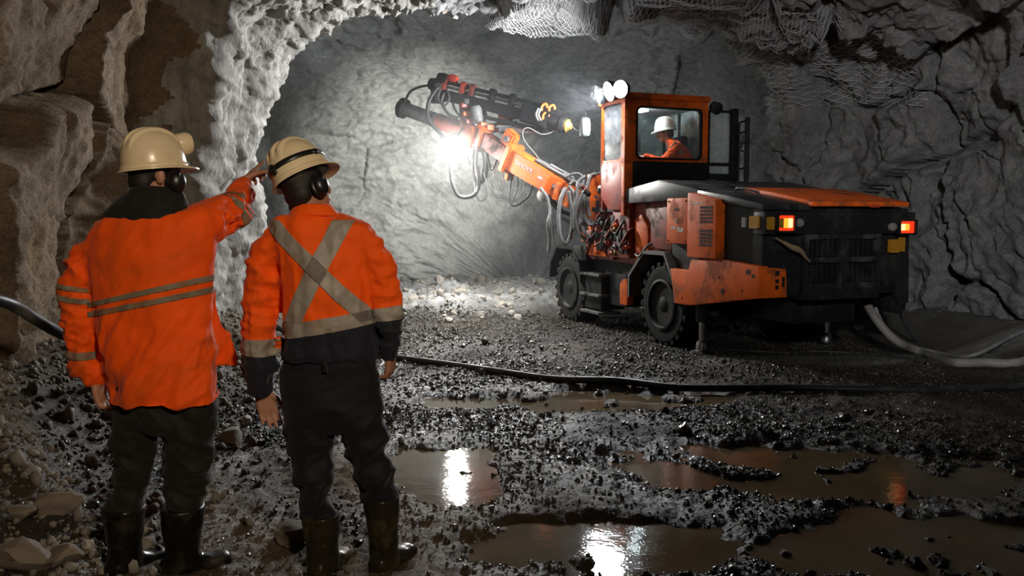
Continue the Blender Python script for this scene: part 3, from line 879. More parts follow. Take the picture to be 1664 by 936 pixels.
def tail_lamp(y0, y1, z0, z1, cols, name='tail_lamp'):
    h_ = part(name, rig, M['black'], lambda bm: bm_frame(bm, rrect(y0 - 0.02, y1 + 0.02, z0 - 0.02, z1 + 0.02, 0.02), rrect(y0, y1, z0, z1, 0.012), 'x', RX - 0.135, RX - 0.08))
    box_part('red_surround', h_, M['tail_red'], RX - 0.11, RX - 0.085, y0, y1, z0, z1, 0.004)
    n_ = len(cols); w_ = (y1 - y0 - 0.03) / n_
    for k, c in enumerate(cols):
        yy = y1 - 0.015 - k * w_
        box_part('lens', h_, c, RX - 0.125, RX - 0.108, yy - w_ + 0.004, yy, z0 + 0.028, z1 - 0.028, 0.008)
    return h_
tail_lamp(0.68, 0.875, 1.40, 1.55, [M['lens_amber'], M['tail_amber'], M['tail_white']])
tail_lamp(-0.885, -0.68, 1.365, 1.49, [M['tail_white'], M['tail_amber'], M['tail_red']])
for (y, z) in ((0.60, 1.475), (-0.60, 1.43)):
    part('marker_lamp', rig, M['lens_clear'], lambda bm, y=y, z=z: bm_lathe(bm, [(0.045, 0), (0.045, 0.03), (0.03, 0.05), (0.0, 0.055)], (RX - 0.08, y, z), (-1, 0, 0), 16))
refl = part('reflector', rig, M['lens_amber'], lambda bm: bm_prism(bm, rrect(0.90, 0.985, 1.41, 1.535, 0.015), 'x', RX - 0.08, RX - 0.1))
part('reflector', rig, M['lens_amber'], lambda bm: bm_prism(bm, rrect(-1.80, -1.65, 1.42, 1.545, 0.02), 'y', 0.99, 1.02))
part('marker_lamp', rig, M['lens_clear'], lambda bm: bm_prism(bm, rrect(-1.58, -1.52, 1.43, 1.53, 0.01), 'y', 0.99, 1.012))
part('number_plate', rig, M['lens_amber'], lambda bm: bm_prism(bm, rrect(-0.70, -0.58, 1.16, 1.30, 0.01), 'x', RX - 0.10, RX - 0.06))
part('number_plate', rig, M['lens_amber'], lambda bm: bm_prism(bm, rrect(-0.81, -0.74, 1.17, 1.32, 0.01), 'x', RX - 0.07, RX - 0.04))
part('mud_flap', rig, M['rubber'], lambda bm: bm_prism(bm, [(-0.50, 1.10), (-0.90, 1.34), (-0.93, 0.62), (-0.80, 0.60), (-0.72, 0.85), (-0.60, 0.80)], 'x', RX - 0.03, RX + 0.01))
part('rear_leg', rig, M['black'], lambda bm: bm_prism(bm, [(-0.74, 1.1), (-0.93, 1.1), (-0.90, 0.55), (-0.82, 0.50)], 'x', RX - 0.02, RX + 0.25, 0.01))
part('rope', rig, M['rope'], lambda bm: bm_tube(bm, spline([(RX - 0.09, 0.88, 1.33), (RX - 0.10, 0.80, 1.29), (RX - 0.11, 0.70, 1.24), (RX - 0.12, 0.60, 1.20), (RX - 0.11, 0.52, 1.13), (RX - 0.10, 0.46, 1.09)], 24), [0.008 + 0.022 * math.exp(-((k - 12) / 6.0) ** 2) for k in range(25)], 8))
# ---- wheels
def make_wheel(parent, loc, side):
    tyre = bmesh.new()
    Rr, wd = 0.495, 0.36
    prof = [(0.27, -0.5), (0.34, -0.56), (0.44, -0.54), (0.475, -0.44), (0.478, -0.2), (0.48, 0), (0.478, 0.2), (0.475, 0.44), (0.44, 0.54), (0.34, 0.56), (0.27, 0.5)]
    bm_lathe(tyre, [(r, h * wd * 0.9) for r, h in prof], (0, 0, 0), (0, 1, 0), 44)
    for k in range(22):                                     # tread lugs
        a = 2 * PI * k / 22
        for s in (-1, 1):
            a2 = a + (0.14 if s > 0 else 0)
            m_ = Matrix.Rotation(a2, 4, 'Y')
            r_ = bmesh.ops.create_cube(tyre, size=1.0)
            for v in r_['verts']:
                yy = s * (0.09 + v.co.y * 0.17)
                xx = v.co.x * 0.062 + s * 0.05 * (abs(yy) / 0.17 - 0.5)
                v.co = m_ @ Vector((xx, yy, 0.478 + v.co.z * 0.05))
            
    t = from_bm('wheel', tyre, M['rubber'], parent, sharp=35)
    t.location = loc
    part('rim', t, M['hood'], lambda bm: bm_lathe(bm, [(0.29, 0.15), (0.305, 0.198), (0.28, 0.205), (0.25, 0.12), (0.20, 0.07), (0.13, 0.08), (0.12, 0.12), (0.0, 0.125)], (0, 0, 0), (0, side, 0), 32))
    part('hub', t, M['black'], lambda bm: (bm_lathe(bm, [(0.105, 0.11), (0.10, 0.16), (0.06, 0.18), (0.0, 0.182)], (0, 0, 0), (0, side, 0), 20),
         [bm_lathe(bm, [(0.014, 0.07), (0.014, 0.10), (0.0, 0.102)], (0.165 * math.cos(a), 0, 0.165 * math.sin(a)), (0, side, 0), 6) for a in np.linspace(0, 2 * PI, 9)[:-1]]))
for x in (0.0, 2.58):
    for s in (1, -1):
        make_wheel(rig, (x, s * 0.82, 0.495), s)
def fender(pts, y0, y1, mat, t=0.035, name='fender'):
    ins = []
    n_ = len(pts)
    cx = sum(p[0] for p in pts) / n_; cz = 0.5
    inner = [(p[0] + (cx - p[0]) * t * 1.8, p[1] + (cz - p[1]) * t * 1.8) for p in pts]
    return part(name, rig, mat, lambda bm: [bm_prism(bm, [pts[k], pts[k + 1], inner[k + 1], inner[k]], 'y', y0, y1) for k in range(n_ - 1)])
RF = [(0.78, 0.52), (0.78, 0.80), (0.42, 1.12), (-0.08, 1.12), (-0.30, 0.80), (-0.34, 0.55)]
FFp = [(3.24, 0.62), (3.20, 0.86), (2.98, 1.10), (2.42, 1.10), (2.18, 0.86), (2.14, 0.6)]
for s in (1, -1):
    fender(RF, s * 0.55, s * 1.03, M['grey_metal'])
    fender(FFp, s * 0.55, s * 1.03, M['black'])
part('fender_deck', rig, M['black'], lambda bm: (bm_box(bm, 2.0, 2.44, 0.45, 1.02, 0.92, 1.12, 0.015), bm_box(bm, 2.0, 2.9, -1.0, 0.4, 0.92, 1.12, 0.02)))
# ---- jacks
for s in (1, -1):
    j = part('jack', rig, M['black'], lambda bm, s=s: (bm_lathe(bm, [(0.07, 0.36), (0.075, 0.40), (0.075, 0.95), (0.06, 1.0)], (-0.66, s * 0.88, 0), (0, 0, 1), 18),))
    part('jack_rod', j, M['chrome'], lambda bm, s=s: bm_tube(bm, [(-0.66, s * 0.88, 0.07), (-0.66, s * 0.88, 0.40)], 0.035, 16))
    part('jack_foot', j, M['steel'], lambda bm, s=s: bm_lathe(bm, [(0.135, -0.01), (0.135, 0.02), (0.065, 0.045), (0.06, 0.13), (0.045, 0.15)], (-0.66, s * 0.88, 0), (0, 0, 1), 20))
# ---- steps and side boxes between the wheels
st = part('step_frame', rig, M['black'], lambda bm: (bm_box(bm, 1.60, 2.10, 0.62, 0.98, 0.26, 0.74, 0.015), bm_box(bm, 1.05, 1.5, 0.55, 0.90, 0.35, 0.78, 0.02)))
for z in (0.20, 0.44, 0.72):
    box_part('step_tread', st, M['grey_metal'], 1.56, 2.14, 0.70, 1.04, z, z + 0.035, 0.006)
part('towing_lug', rig, M['orange'], lambda bm: bm_prism(bm, [(0.86, 0.40), (1.06, 0.40), (1.06, 0.66), (0.99, 0.73), (0.90, 0.73), (0.86, 0.66)], 'y', 0.90, 0.99, 0.008))
# ---- mid body, the greasy valve bay under the cab
part('mid_body', rig, M['red_dirty'], lambda bm: (bm_prism(bm, [(-0.15, 1.0), (0.45, 1.12), (0.85, 0.92), (1.9, 0.95), (1.95, 1.30), (1.5, 1.62), (0.9, 1.74), (-0.15, 1.76)], 'y', 0.90, -0.85, 0.02)))
part('side_panel', rig, M['red_dirty'], lambda bm: bm_prism(bm, [(-0.12, 1.14), (0.36, 1.16), (0.36, 1.62), (-0.12, 1.66)], 'y', 0.90, 0.955, 0.01))
part('side_panel', rig, M['orange'], lambda bm: bm_prism(bm, [(0.44, 1.12), (0.74, 0.98), (0.78, 1.50), (0.62, 1.56), (0.46, 1.40)], 'y', 0.90, 0.94, 0.01))
part('side_panel', rig, M['red_dirty'], lambda bm: bm_prism(bm, [(0.84, 1.0), (1.28, 1.0), (1.28, 1.62), (0.84, 1.64)], 'y', 0.90, 0.985, 0.012))
part('deck_panel', rig, M['red_dirty'], lambda bm: bm_prism(bm, [(1.30, 0.96), (1.98, 0.96), (1.98, 1.20), (1.66, 1.34), (1.30, 1.34)], 'y', 0.86, 0.97, 0.012))
part('deck_panel', rig, M['orange'], lambda bm: bm_prism(bm, [(1.42, 1.0), (1.95, 1.0), (1.95, 1.15), (1.60, 1.18)], 'y', 0.97, 1.0, 0.008))
rb = random.Random(4)
vb = None
for x in np.arange(0.85, 1.75, 0.13):
    for z in (1.06, 1.24, 1.42):
        if rb.random() < 0.75:
            vb = box_part('valve_block', rig, M['black'], x, x + rb.uniform(0.06, 0.12), 0.93, 0.99 + rb.uniform(0.0, 0.04), z, z + rb.uniform(0.05, 0.14), 0.008)
for k in range(9):
    x, z = rb.uniform(0.85, 1.8), rb.uniform(1.0, 1.5)
    part('valve_spool', rig, rb.choice([M['steel'], M['orange'], M['yellow_cap'], M['red'], M['black']]), lambda bm, x=x, z=z: bm_lathe(bm, [(0.03, 0), (0.034, 0.02), (0.034, 0.06), (0.018, 0.07), (0.018, 0.1), (0.0, 0.102)], (x, 0.95, z), (rb.uniform(-0.4, 0.4), 1, rb.uniform(-0.3, 0.3)), 12))
for k in range(11):
    x0, z0 = rb.uniform(0.1, 1.7), rb.uniform(1.2, 1.6)
    x1, z1 = x0 + rb.uniform(0.15, 0.5), rb.uniform(0.95, 1.3)
    tube_part('hydraulic_hose', rig, rb.choice([M['hose_black'], M['hose_black'], M['red_dirty']]), [(x0, 0.93, z0), (x0 + 0.03, 1.0, z0 - 0.05), ((x0 + x1) / 2, 1.02 + rb.uniform(0, 0.04), (z0 + z1) / 2 - 0.08), (x1, 0.99, z1 + 0.03), (x1, 0.93, z1)], 0.015, 8, 22)
part('filler_cap', rig, M['yellow_cap'], lambda bm: bm_lathe(bm, [(0.05, 0), (0.055, 0.02), (0.055, 0.05), (0.03, 0.06), (0.0, 0.062)], (1.62, 0.80, 1.55), (0.1, 0.7, 0.7), 16))

# ---- cab
CX0, CX1 = 0.90, 1.52           # rear plane and front of the left side
CY0, CY1 = -0.21, 1.03
CB, CT = 1.94, 3.05
cab = part('cab', rig, M['orange'], lambda bm: bm_frame(bm, rrect(CY0, CY1, 2.20, CT, 0.03), rrect(CY0 + 0.10, CY1 - 0.17, 2.275, 2.925, 0.07), 'x', CX0, CX0 + 0.07))
part('window_seal', cab, M['rubber'], lambda bm: bm_frame(bm, rrect(CY0 + 0.09, CY1 - 0.16, 2.265, 2.935, 0.075), rrect(CY0 + 0.115, CY1 - 0.185, 2.29, 2.91, 0.06), 'x', CX0 - 0.012, CX0 + 0.05))
part('rear_window', cab, M['glass'], lambda bm: bm_prism(bm, rrect(CY0 + 0.105, CY1 - 0.175, 2.28, 2.92, 0.07), 'x', CX0 + 0.02, CX0 + 0.028))
part('lower_panel', cab, M['black'], lambda bm: bm_prism(bm, [(CY0, 1.9), (CY1 - 0.12, 1.9), (CY1 - 0.12, 2.24), (CY0, 2.24)], 'x', CX0 - 0.01, CX0 + 0.06, 0.008))
part('corner_post', cab, M['orange'], lambda bm: bm_box(bm, CX0, CX0 + 0.08, CY1 - 0.125, CY1, 1.55, 2.22, 0.008))
part('roof', cab, M['orange'], lambda bm: bm_prism(bm, [(CX0 - 0.03, CY0 - 0.02), (CX0 - 0.03, CY1 + 0.01), (CX1, CY1 + 0.01), (1.98, 0.82), (1.98, CY0 - 0.02)], 'z', CT - 0.03, CT + 0.05, 0.02))
part('roof_lining', cab, M['grey_metal'], lambda bm: bm_prism(bm, [(CX0 + 0.07, CY0 + 0.02), (CX0 + 0.07, CY1 - 0.05), (CX1, CY1 - 0.05), (1.92, 0.76), (1.92, CY0 + 0.02)], 'z', CT - 0.10, CT - 0.031))
text_part('marking', cab, M['dark_slot'], 'T 5', 0.06, Matrix.Translation((CX0 - 0.002, 0.42, 2.985)) @ Matrix.Rotation(-PI / 2, 4, 'Z') @ Matrix.Rotation(PI / 2, 4, 'X'))
def post(name, a, b, w_, mat, par=None):
    return part(name, par or cab, mat, lambda bm: bm_tube(bm, [a, b], w_, 8))
post('pillar', (CX1, CY1 - 0.02, 2.2), (CX1, CY1 - 0.02, CT - 0.02), 0.025, M['orange'])
post('pillar', (1.93, 0.80, 2.2), (1.93, 0.80, CT - 0.02), 0.03, M['orange'])
post('pillar', (1.93, CY0 + 0.02, 2.0), (1.93, CY0 + 0.02, CT - 0.02), 0.035, M['black'])
post('pillar', (1.55, CY0 + 0.02, 2.0), (1.55, CY0 + 0.02, CT - 0.02), 0.03, M['black'])
# left side: body below, bright pane above
part('side_wall', cab, M['red'], lambda bm: bm_prism(bm, [(CX0 + 0.06, 1.62), (CX0 + 0.06, 2.24), (CX1 + 0.02, 2.24), (CX1 + 0.02, 1.80), (CX1 - 0.2, 1.62)], 'y', CY1 - 0.06, CY1, 0.01))
part('front_wall', cab, M['red'], lambda bm: bm_prism(bm, [(CX1, CY1 - 0.01), (1.96, 0.82), (1.96, CY0), (1.88, CY0), (1.88, 0.76), (CX1 - 0.03, CY1 - 0.06)], 'z', 1.62, 2.24, 0.01))
part('right_wall', cab, M['red'], lambda bm: bm_box(bm, CX0 + 0.06, 1.9, CY0, CY0 + 0.05, 1.62, 2.24, 0.01))
part('cab_floor', cab, M['black'], lambda bm: bm_box(bm, CX0 + 0.02, 1.9, CY0 + 0.02, CY1 - 0.05, 1.60, 1.66))
side_w = part('side_window', cab, M['glass_lit'], lambda bm: bm_prism(bm, rrect(CX0 + 0.10, CX1 - 0.01, 2.27, 2.98, 0.05), 'y', CY1 - 0.03, CY1 - 0.022))
part('window_seal', side_w, M['rubber'], lambda bm: bm_frame(bm, rrect(CX0 + 0.085, CX1 + 0.0, 2.255, 2.99, 0.06), rrect(CX0 + 0.105, CX1 - 0.02, 2.275, 2.97, 0.05), 'y', CY1 - 0.04, CY1 - 0.01))
part('side_frame', cab, M['orange'], lambda bm: bm_frame(bm, rrect(CX0 + 0.04, CX1 + 0.02, 2.21, CT, 0.01), rrect(CX0 + 0.10, CX1 - 0.015, 2.27, 2.98, 0.05), 'y', CY1 - 0.05, CY1 - 0.005))
part('windscreen', cab, M['glass'], lambda bm: bm_prism(bm, [(CX1, CY1 - 0.03), (1.92, 0.80), (1.915, 0.79), (CX1 - 0.005, CY1 - 0.04)], 'z', 2.24, 3.0))
part('windscreen', cab, M['glass'], lambda bm: bm_box(bm, 1.92, 1.926, CY0 + 0.03, 0.79, 2.24, 3.0))
part('right_window', cab, M['glass_dusty_bright'], lambda bm: bm_box(bm, CX0 + 0.08, 1.9, CY0 + 0.02, CY0 + 0.026, 2.24, 3.0))
# open door on the right, with glass above and below
door2 = part('open_door', cab, M['black'], lambda bm: bm_frame(bm, rrect(-0.62, CY0 - 0.01, 1.95, 2.93, 0.02), rrect(-0.545, CY0 - 0.02, 2.10, 2.90, 0.02), 'x', CX0 - 0.02, CX0 + 0.03))
part('door_glass', door2, M['glass_dusty_bright'], lambda bm: bm_prism(bm, rrect(-0.55, CY0 - 0.015, 2.09, 2.905, 0.02), 'x', CX0, CX0 + 0.007))
part('door_bar', door2, M['black'], lambda bm: bm_box(bm, CX0 - 0.02, CX0 + 0.03, -0.60, CY0 - 0.02, 2.20, 2.245, 0.005))
part('door_post', door2, M['black'], lambda bm: bm_box(bm, CX0 - 0.04, CX0 + 0.06, -0.66, -0.57, 1.92, 2.96, 0.012))
rail = part('guard_rail', rig, M['black'], lambda bm: (bm_tube(bm, [(CX0, -0.83, 1.9), (CX0, -0.83, 2.86)], 0.035, 10), bm_tube(bm, [(CX0, -0.70, 1.92), (CX0, -0.70, 2.78)], 0.017, 8)))
for z in (2.18, 2.52, 2.66, 2.80):
    part('rung', rail, M['black'], lambda bm, z=z: bm_tube(bm, spline([(CX0, -0.70, z - 0.02), (CX0 - 0.02, -0.76, z), (CX0, -0.83, z)], 8), 0.013, 8))
part('hook', rail, M['hose_black'], lambda bm: bm_tube(bm, spline([(CX0, -0.76, 2.62), (CX0 - 0.02, -0.74, 2.5), (CX0 - 0.03, -0.70, 2.42), (CX0 - 0.03, -0.78, 2.40)], 16), 0.012, 6))
part('rear_lamp', rig, M['black'], lambda bm: bm_lathe(bm, [(0.03, -0.08), (0.075, -0.05), (0.08, 0.05), (0.06, 0.06), (0.0, 0.055)], (CX0 - 0.02, -0.31, 2.96), (-0.9, 0.2, -0.25), 18))
# seat
seat = part('seat', rig, M['seat'], lambda bm: bm_box(bm, 1.15, 1.60, 0.05, 0.50, 1.98, 2.10, 0.04))
part('seat_back', seat, M['seat'], lambda bm: bm_prism(bm, [(0.02, 2.02), (0.10, 2.05), (-0.02, 2.55), (-0.06, 2.62), (-0.12, 2.60), (-0.10, 2.4)], 'x', 1.22, 1.55, 0.02))
part('armrest', seat, M['seat'], lambda bm: bm_box(bm, 1.12, 1.2, 0.05, 0.4, 2.22, 2.28, 0.02))
console = part('console', rig, M['black'], lambda bm: bm_prism(bm, [(0.88, 1.66), (0.62, 1.66), (0.66, 2.30), (0.88, 2.34)], 'x', 1.25, 1.85, 0.02))
part('joystick', console, M['black'], lambda bm: (bm_tube(bm, [(1.35, 0.72, 2.3), (1.35, 0.66, 2.42)], 0.012, 8), bm_lathe(bm, [(0.01, 0), (0.03, 0.02), (0.03, 0.06), (0.0, 0.07)], (1.35, 0.665, 2.40), (0, -0.3, 1), 12)))
part('screen', console, M['black'], lambda bm: bm_box(bm, 1.5, 1.56, 0.45, 0.85, 2.40, 2.72, 0.015))
lin = part('cab_light', cab, M['added_cab_lamp'], lambda bm: bm_box(bm, 1.30, 1.50, 0.45, 0.60, CT - 0.125, CT - 0.10, 0.008))  # ceiling lamp added to brighten the operator
_d = bpy.data.lights.new('cab_light', 'POINT'); _d.energy, _d.color, _d.shadow_soft_size = 26, (0.95, 0.97, 1.0), 0.06
_o = bpy.data.objects.new('added_cab_light_source', _d); COL.objects.link(_o); _o.parent = lin; _o.location = (1.25, 0.62, CT - 0.20)
# mirror
mir_p = W(951, 205, 12.0)
mir = part('mirror', rig, M['black'], lambda bm: bm_prism(bm, rrect(mir_p.y - 0.075, mir_p.y + 0.075, mir_p.z - 0.17, mir_p.z + 0.13, 0.05), 'x', mir_p.x - 0.03, mir_p.x + 0.03, 0.01))
part('mirror_glass', mir, M['chrome'], lambda bm: bm_prism(bm, rrect(mir_p.y - 0.055, mir_p.y + 0.055, mir_p.z - 0.14, mir_p.z + 0.11, 0.04), 'x', mir_p.x - 0.038, mir_p.x - 0.031))
tube_part('mirror_arm', mir, M['black'], [mir_p + Vector((0, 0, 0.13)), mir_p + Vector((0, -0.03, 0.20)), W(975, 182, 11.8), (CX1 + 0.1, 0.98, 2.98)], 0.011, 6, 16)
# ---- cab work lamps, with extra ones added for the glare
def lamp(loc, axis, r, core, parent, name='work_lamp', power=None, color=(0.93, 0.96, 1.0), angle=None, soft=0.1):
    ax = Vector(axis).normalized()
    h_ = part(name, parent, M['black'], lambda bm: bm_lathe(bm, [(r * 0.35, -r * 0.9), (r * 0.85, -r * 0.5), (r * 1.08, 0.0), (r * 1.08, 0.03), (r * 0.98, 0.03), (r * 0.96, 0.0)], loc, ax, 24))
    part('lens', h_, core, lambda bm: bm_lathe(bm, [(r * 0.95, 0.012), (r * 0.9, 0.03), (r * 0.6, 0.055), (0.0, 0.065)], loc, ax, 24))
    if power:
        d = bpy.data.lights.new(name + '_light', 'SPOT' if angle else 'POINT')
        d.energy, d.color, d.shadow_soft_size = power, color, soft
        if angle:
            d.spot_size, d.spot_blend = math.radians(angle), 0.6
        o = bpy.data.objects.new(name + '_light', d)
        COL.objects.link(o)
        o.parent = h_
        o.location = Vector(loc) + ax * 0.16
        o.rotation_euler = ax.to_track_quat('-Z', 'Y').to_euler()
    return h_
lamp((1.16, 1.10, 3.14), (0.0, 1, -0.32), 0.125, M['lamp_core'], rig, power=330, angle=150)
lamp((1.44, 1.10, 3.13), (0.45, 0.9, -0.25), 0.12, M['lamp_core'], rig, power=380, angle=150)  # added to widen the bright core of the cluster
lamp((0.90, 1.08, 3.13), (-0.45, 1, -0.16), 0.11, M['lamp_core'], rig, power=150, angle=130)  # added, its beam strengthens the halo toward the camera
lamp((1.95, 0.60, 3.12), (1, 0.05, -0.25), 0.10, M['lamp_core'], rig, power=300, angle=130)
part('lamp_bar', rig, M['black'], lambda bm: (bm_tube(bm, [(0.86, 1.0, 3.12), (1.5, 1.0, 3.12)], 0.02, 8), bm_tube(bm, [(1.2, 1.0, 3.12), (1.2, 0.95, 3.05)], 0.015, 6)))
part('beacon', rig, M['tail_amber'], lambda bm: bm_lathe(bm, [(0.03, 0), (0.03, 0.05), (0.0, 0.07)], W(976, 172, 11.7), (0, 0, 1), 12))

# ---- boom
def beam(bm, a, b, w0, h0, w1=None, h1=None, up=(0, 0, 1), bevel=0.012):
    a, b = Vector(a), Vector(b)
    w1 = w1 or w0; h1 = h1 or h0
    t = (b - a).normalized(); s = t.cross(Vector(up)).normalized(); u = s.cross(t)
    vs_ = []
    for (p, w_, h_) in ((a, w0, h0), (b, w1, h1)):
        for (i, j) in ((-1, -1), (1, -1), (1, 1), (-1, 1)):
            vs_.append(bm.verts.new(p + s * i * w_ / 2 + u * j * h_ / 2))
    fs = [bm.faces.new([vs_[k] for k in q]) for q in ((3, 2, 1, 0), (4, 5, 6, 7), (0, 1, 5, 4), (1, 2, 6, 5), (2, 3, 7, 6), (3, 0, 4, 7))]
    bmesh.ops.recalc_face_normals(bm, faces=fs)
    if bevel:
        bmesh.ops.bevel(bm, geom=list({e for f in fs for e in f.edges}), offset=bevel, segments=2, affect='EDGES')
def lerp(a, b, t): return Vector(a) * (1 - t) + Vector(b) * t
B0, B1, B2, B3 = W(985, 348, 12.0), W(832, 258, 13.3), W(786, 226, 13.72), W(755, 200, 14.0)
part('turret', rig, M['red_dirty'], lambda bm: (bm_lathe(bm, [(0.26, 0.95), (0.27, 1.2), (0.22, 1.3), (0.22, 1.75), (0.18, 1.8)], (B0.x - 0.05, B0.y - 0.05, 0), (0, 0, 1), 24), bm_box(bm, B0.x - 0.4, B0.x + 0.2, B0.y - 0.35, B0.y + 0.22, 1.0, 1.35, 0.03)))
boom = part('boom', rig, M['orange_clean'], lambda bm: beam(bm, B0, B1, 0.24, 0.27, 0.26, 0.33))
part('boom_extension', boom, M['red_dirty'], lambda bm: beam(bm, lerp(B0, B1, 0.9), B2, 0.19, 0.25))
part('boom_end_bracket', boom, M['orange_clean'], lambda bm: (beam(bm, lerp(B1, B2, -0.06), lerp(B1, B2, 0.10), 0.34, 0.44, bevel=0.02), beam(bm, lerp(B1, B2, -0.10) + Vector((0, 0, 0.26)), lerp(B1, B2, 0.22) + Vector((0, 0, 0.30)), 0.16, 0.26, bevel=0.03)))
part('bracket_pin', boom, M['grey_metal'], lambda bm: bm_lathe(bm, [(0.05, -0.12), (0.05, 0.12)], lerp(B1, B2, 0.04) + Vector((0, 0, 0.28)), (B1 - B2).cross(Vector((0, 0, 1))), 16))
part('lug', boom, M['orange_clean'], lambda bm: beam(bm, lerp(B1, B2, 0.05) + Vector((0, 0, -0.2)), lerp(B1, B2, 0.12) + Vector((0, 0, -0.36)), 0.14, 0.08))
bt = (B1 - B0).normalized(); bs = bt.cross(Vector((0, 0, 1))).normalized(); bu = bs.cross(bt)
if bs.y < 0: bs = -bs
lm = Matrix.Identity(4)
xx_, zz_ = -bt, bs
yy_ = zz_.cross(xx_)
for i in range(3): lm[i][0], lm[i][1], lm[i][2] = xx_[i], yy_[i], zz_[i]
def on_boom(t, up_=0.0): return Matrix.Translation(lerp(B0, B1, t) + bs * (0.122 + 0.01 * t) + bu * up_) @ lm
text_part('marking', boom, M['white_mark'], 'SANDVIK', 0.095, on_boom(0.80, 0.03), 0.002)
part('label_plate', boom, M['white_mark'], lambda bm: beam(bm, lerp(B0, B1, 0.575) + bs * 0.128 + bu * 0.01, lerp(B0, B1, 0.64) + bs * 0.13 + bu * 0.01, 0.008, 0.035, bevel=0))
part('boom_rail', boom, M['grey_metal'], lambda bm: beam(bm, lerp(B0, B1, 0.05) + bu * 0.16, lerp(B0, B1, 0.75) + bu * 0.185, 0.15, 0.03, bevel=0.006))
for t, s_ in ((0.55, 0.05), (0.42, 0.04), (0.30, 0.045)):
    q = lerp(B0, B1, t) + bs * 0.15
    part('cylinder_lug', boom, M['orange_clean'], lambda bm, q=q, s_=s_: beam(bm, q + bu * 0.10, q - bu * 0.16, 0.06, s_ * 2.2))
part('lift_cylinder_pin', boom, M['white_mark'], lambda bm: bm_lathe(bm, [(0.085, -0.10), (0.09, 0.0), (0.085, 0.08), (0.05, 0.09)], lerp(B0, B1, 0.55) - bu * 0.21 + bs * 0.06, bs, 20))
part('lift_cylinder', boom, M['black'], lambda bm: (bm_tube(bm, [lerp(B0, B1, 0.55) - bu * 0.22, lerp(B0, B1, 0.30) - bu * 0.36], 0.045, 14), bm_tube(bm, [lerp(B0, B1, 0.34) - bu * 0.34, Vector((B0.x - 0.1, B0.y, 1.20))], 0.075, 16)))
part('valve', boom, M['steel'], lambda bm: [bm_lathe(bm, [(0.02, 0), (0.028, 0.03), (0.02, 0.12), (0.012, 0.13)], lerp(B0, B1, t) + bs * 0.13 + bu * 0.02, -bt - bu * 0.3 + bs * 0.15, 10) for t in (0.48, 0.40, 0.34, 0.28)])
# head joint at the boom's end
part('head_bracket', boom, M['orange_clean'], lambda bm: (beam(bm, B2 + bu * 0.2, B2 - bu * 0.2, 0.26, 0.10, up=bt), beam(bm, W(764, 240, 13.85), W(770, 205, 13.75), 0.09, 0.10), beam(bm, W(778, 205, 13.7), W(792, 212, 13.6), 0.12, 0.06)))
H0 = W(765, 205, 13.9)
head = part('rotation_unit', rig, M['red_dirty'], lambda bm: (beam(bm, W(762, 225, 13.95), W(758, 150, 13.9), 0.22, 0.16), beam(bm, W(752, 215, 14.0), W(775, 175, 13.8), 0.18, 0.14), bm_lathe(bm, [(0.12, -0.16), (0.14, -0.1), (0.14, 0.14), (0.1, 0.2)], W(772, 185, 13.8), bt, 18)))
part('gear_cover', head, M['grey_metal'], lambda bm: bm_lathe(bm, [(0.09, -0.1), (0.095, 0.1), (0.07, 0.15)], W(775, 188, 13.55), (0, 0.2, 1), 16))
for k in range(30):
    px_ = rb.uniform(748, 835); py_ = 160 + (px_ - 748) * 0.30 + rb.uniform(0, 38)
    part('fitting', head, rb.choice([M['orange_clean'], M['orange_clean'], M['red'], M['steel'], M['black'], M['black']]), lambda bm, q=W(px_, py_, 13.7 + rb.uniform(-0.1, 0.15)): bm_box(bm, q.x - rb.uniform(0.03, 0.07), q.x + rb.uniform(0.03, 0.07), q.y - 0.05, q.y + rb.uniform(0.03, 0.08), q.z - rb.uniform(0.02, 0.05), q.z + rb.uniform(0.02, 0.05), 0.01))
# swing tube (the silvery cylinder out to the left)
T0, T1 = W(655, 176, 14.5), W(770, 218, 13.95)
sw = part('swing_tube', rig, M['steel'], lambda bm: bm_tube(bm, [T0, lerp(T0, T1, 0.55)], 0.115, 24))
part('swing_tube_sleeve', sw, M['red_dirty'], lambda bm: bm_tube(bm, [lerp(T0, T1, 0.5), T1], 0.13, 24))
part('end_cap', sw, M['black'], lambda bm: bm_lathe(bm, [(0.10, -0.03), (0.165, 0.0), (0.17, 0.08), (0.12, 0.12), (0.0, 0.13)], lerp(T0, T1, 0.03), T0 - T1, 24))
part('collar', sw, M['black'], lambda bm: bm_tube(bm, [lerp(T0, T1, 0.42), lerp(T0, T1, 0.45)], 0.122, 24))
# feed beam with the rock drill
F0, F1 = W(712, 152, 13.95), W(905, 200, 13.1)
ft = (F1 - F0).normalized()
fu = Vector((0, 0, 1)) - ft * ft.z; fu.normalize()
feed = part('feed_beam', rig, M['black'], lambda bm: (beam(bm, lerp(F0, F1, 0.05), lerp(F0, F1, 0.93), 0.18, 0.17, bevel=0.02), beam(bm, lerp(F0, F1, 0.24) - fu * 0.19, lerp(F0, F1, 0.97) - fu * 0.15, 0.12, 0.06, bevel=0.012)))
part('drill_steel', feed, M['black'], lambda bm: bm_tube(bm, [lerp(F0, F1, 0.0) + fu * 0.20, lerp(F0, F1, 0.86) + fu * 0.20], 0.03, 12))
part('guide_rail', feed, M['steel'], lambda bm: bm_tube(bm, [lerp(F0, F1, 0.04) + fu * 0.135, lerp(F0, F1, 0.88) + fu * 0.135], 0.022, 10))
for t in (0.04, 0.20, 0.28, 0.45, 0.62):
    q = lerp(F0, F1, t) + fu * 0.17
    part('steel_holder', feed, M['red_dirty'] if t < 0.3 else M['black'], lambda bm, q=q: (beam(bm, q - fu * 0.12, q + fu * 0.07, 0.14, 0.07), bm_lathe(bm, [(0.05, -0.05), (0.055, 0), (0.05, 0.05)], q + fu * 0.05, ft, 14)))
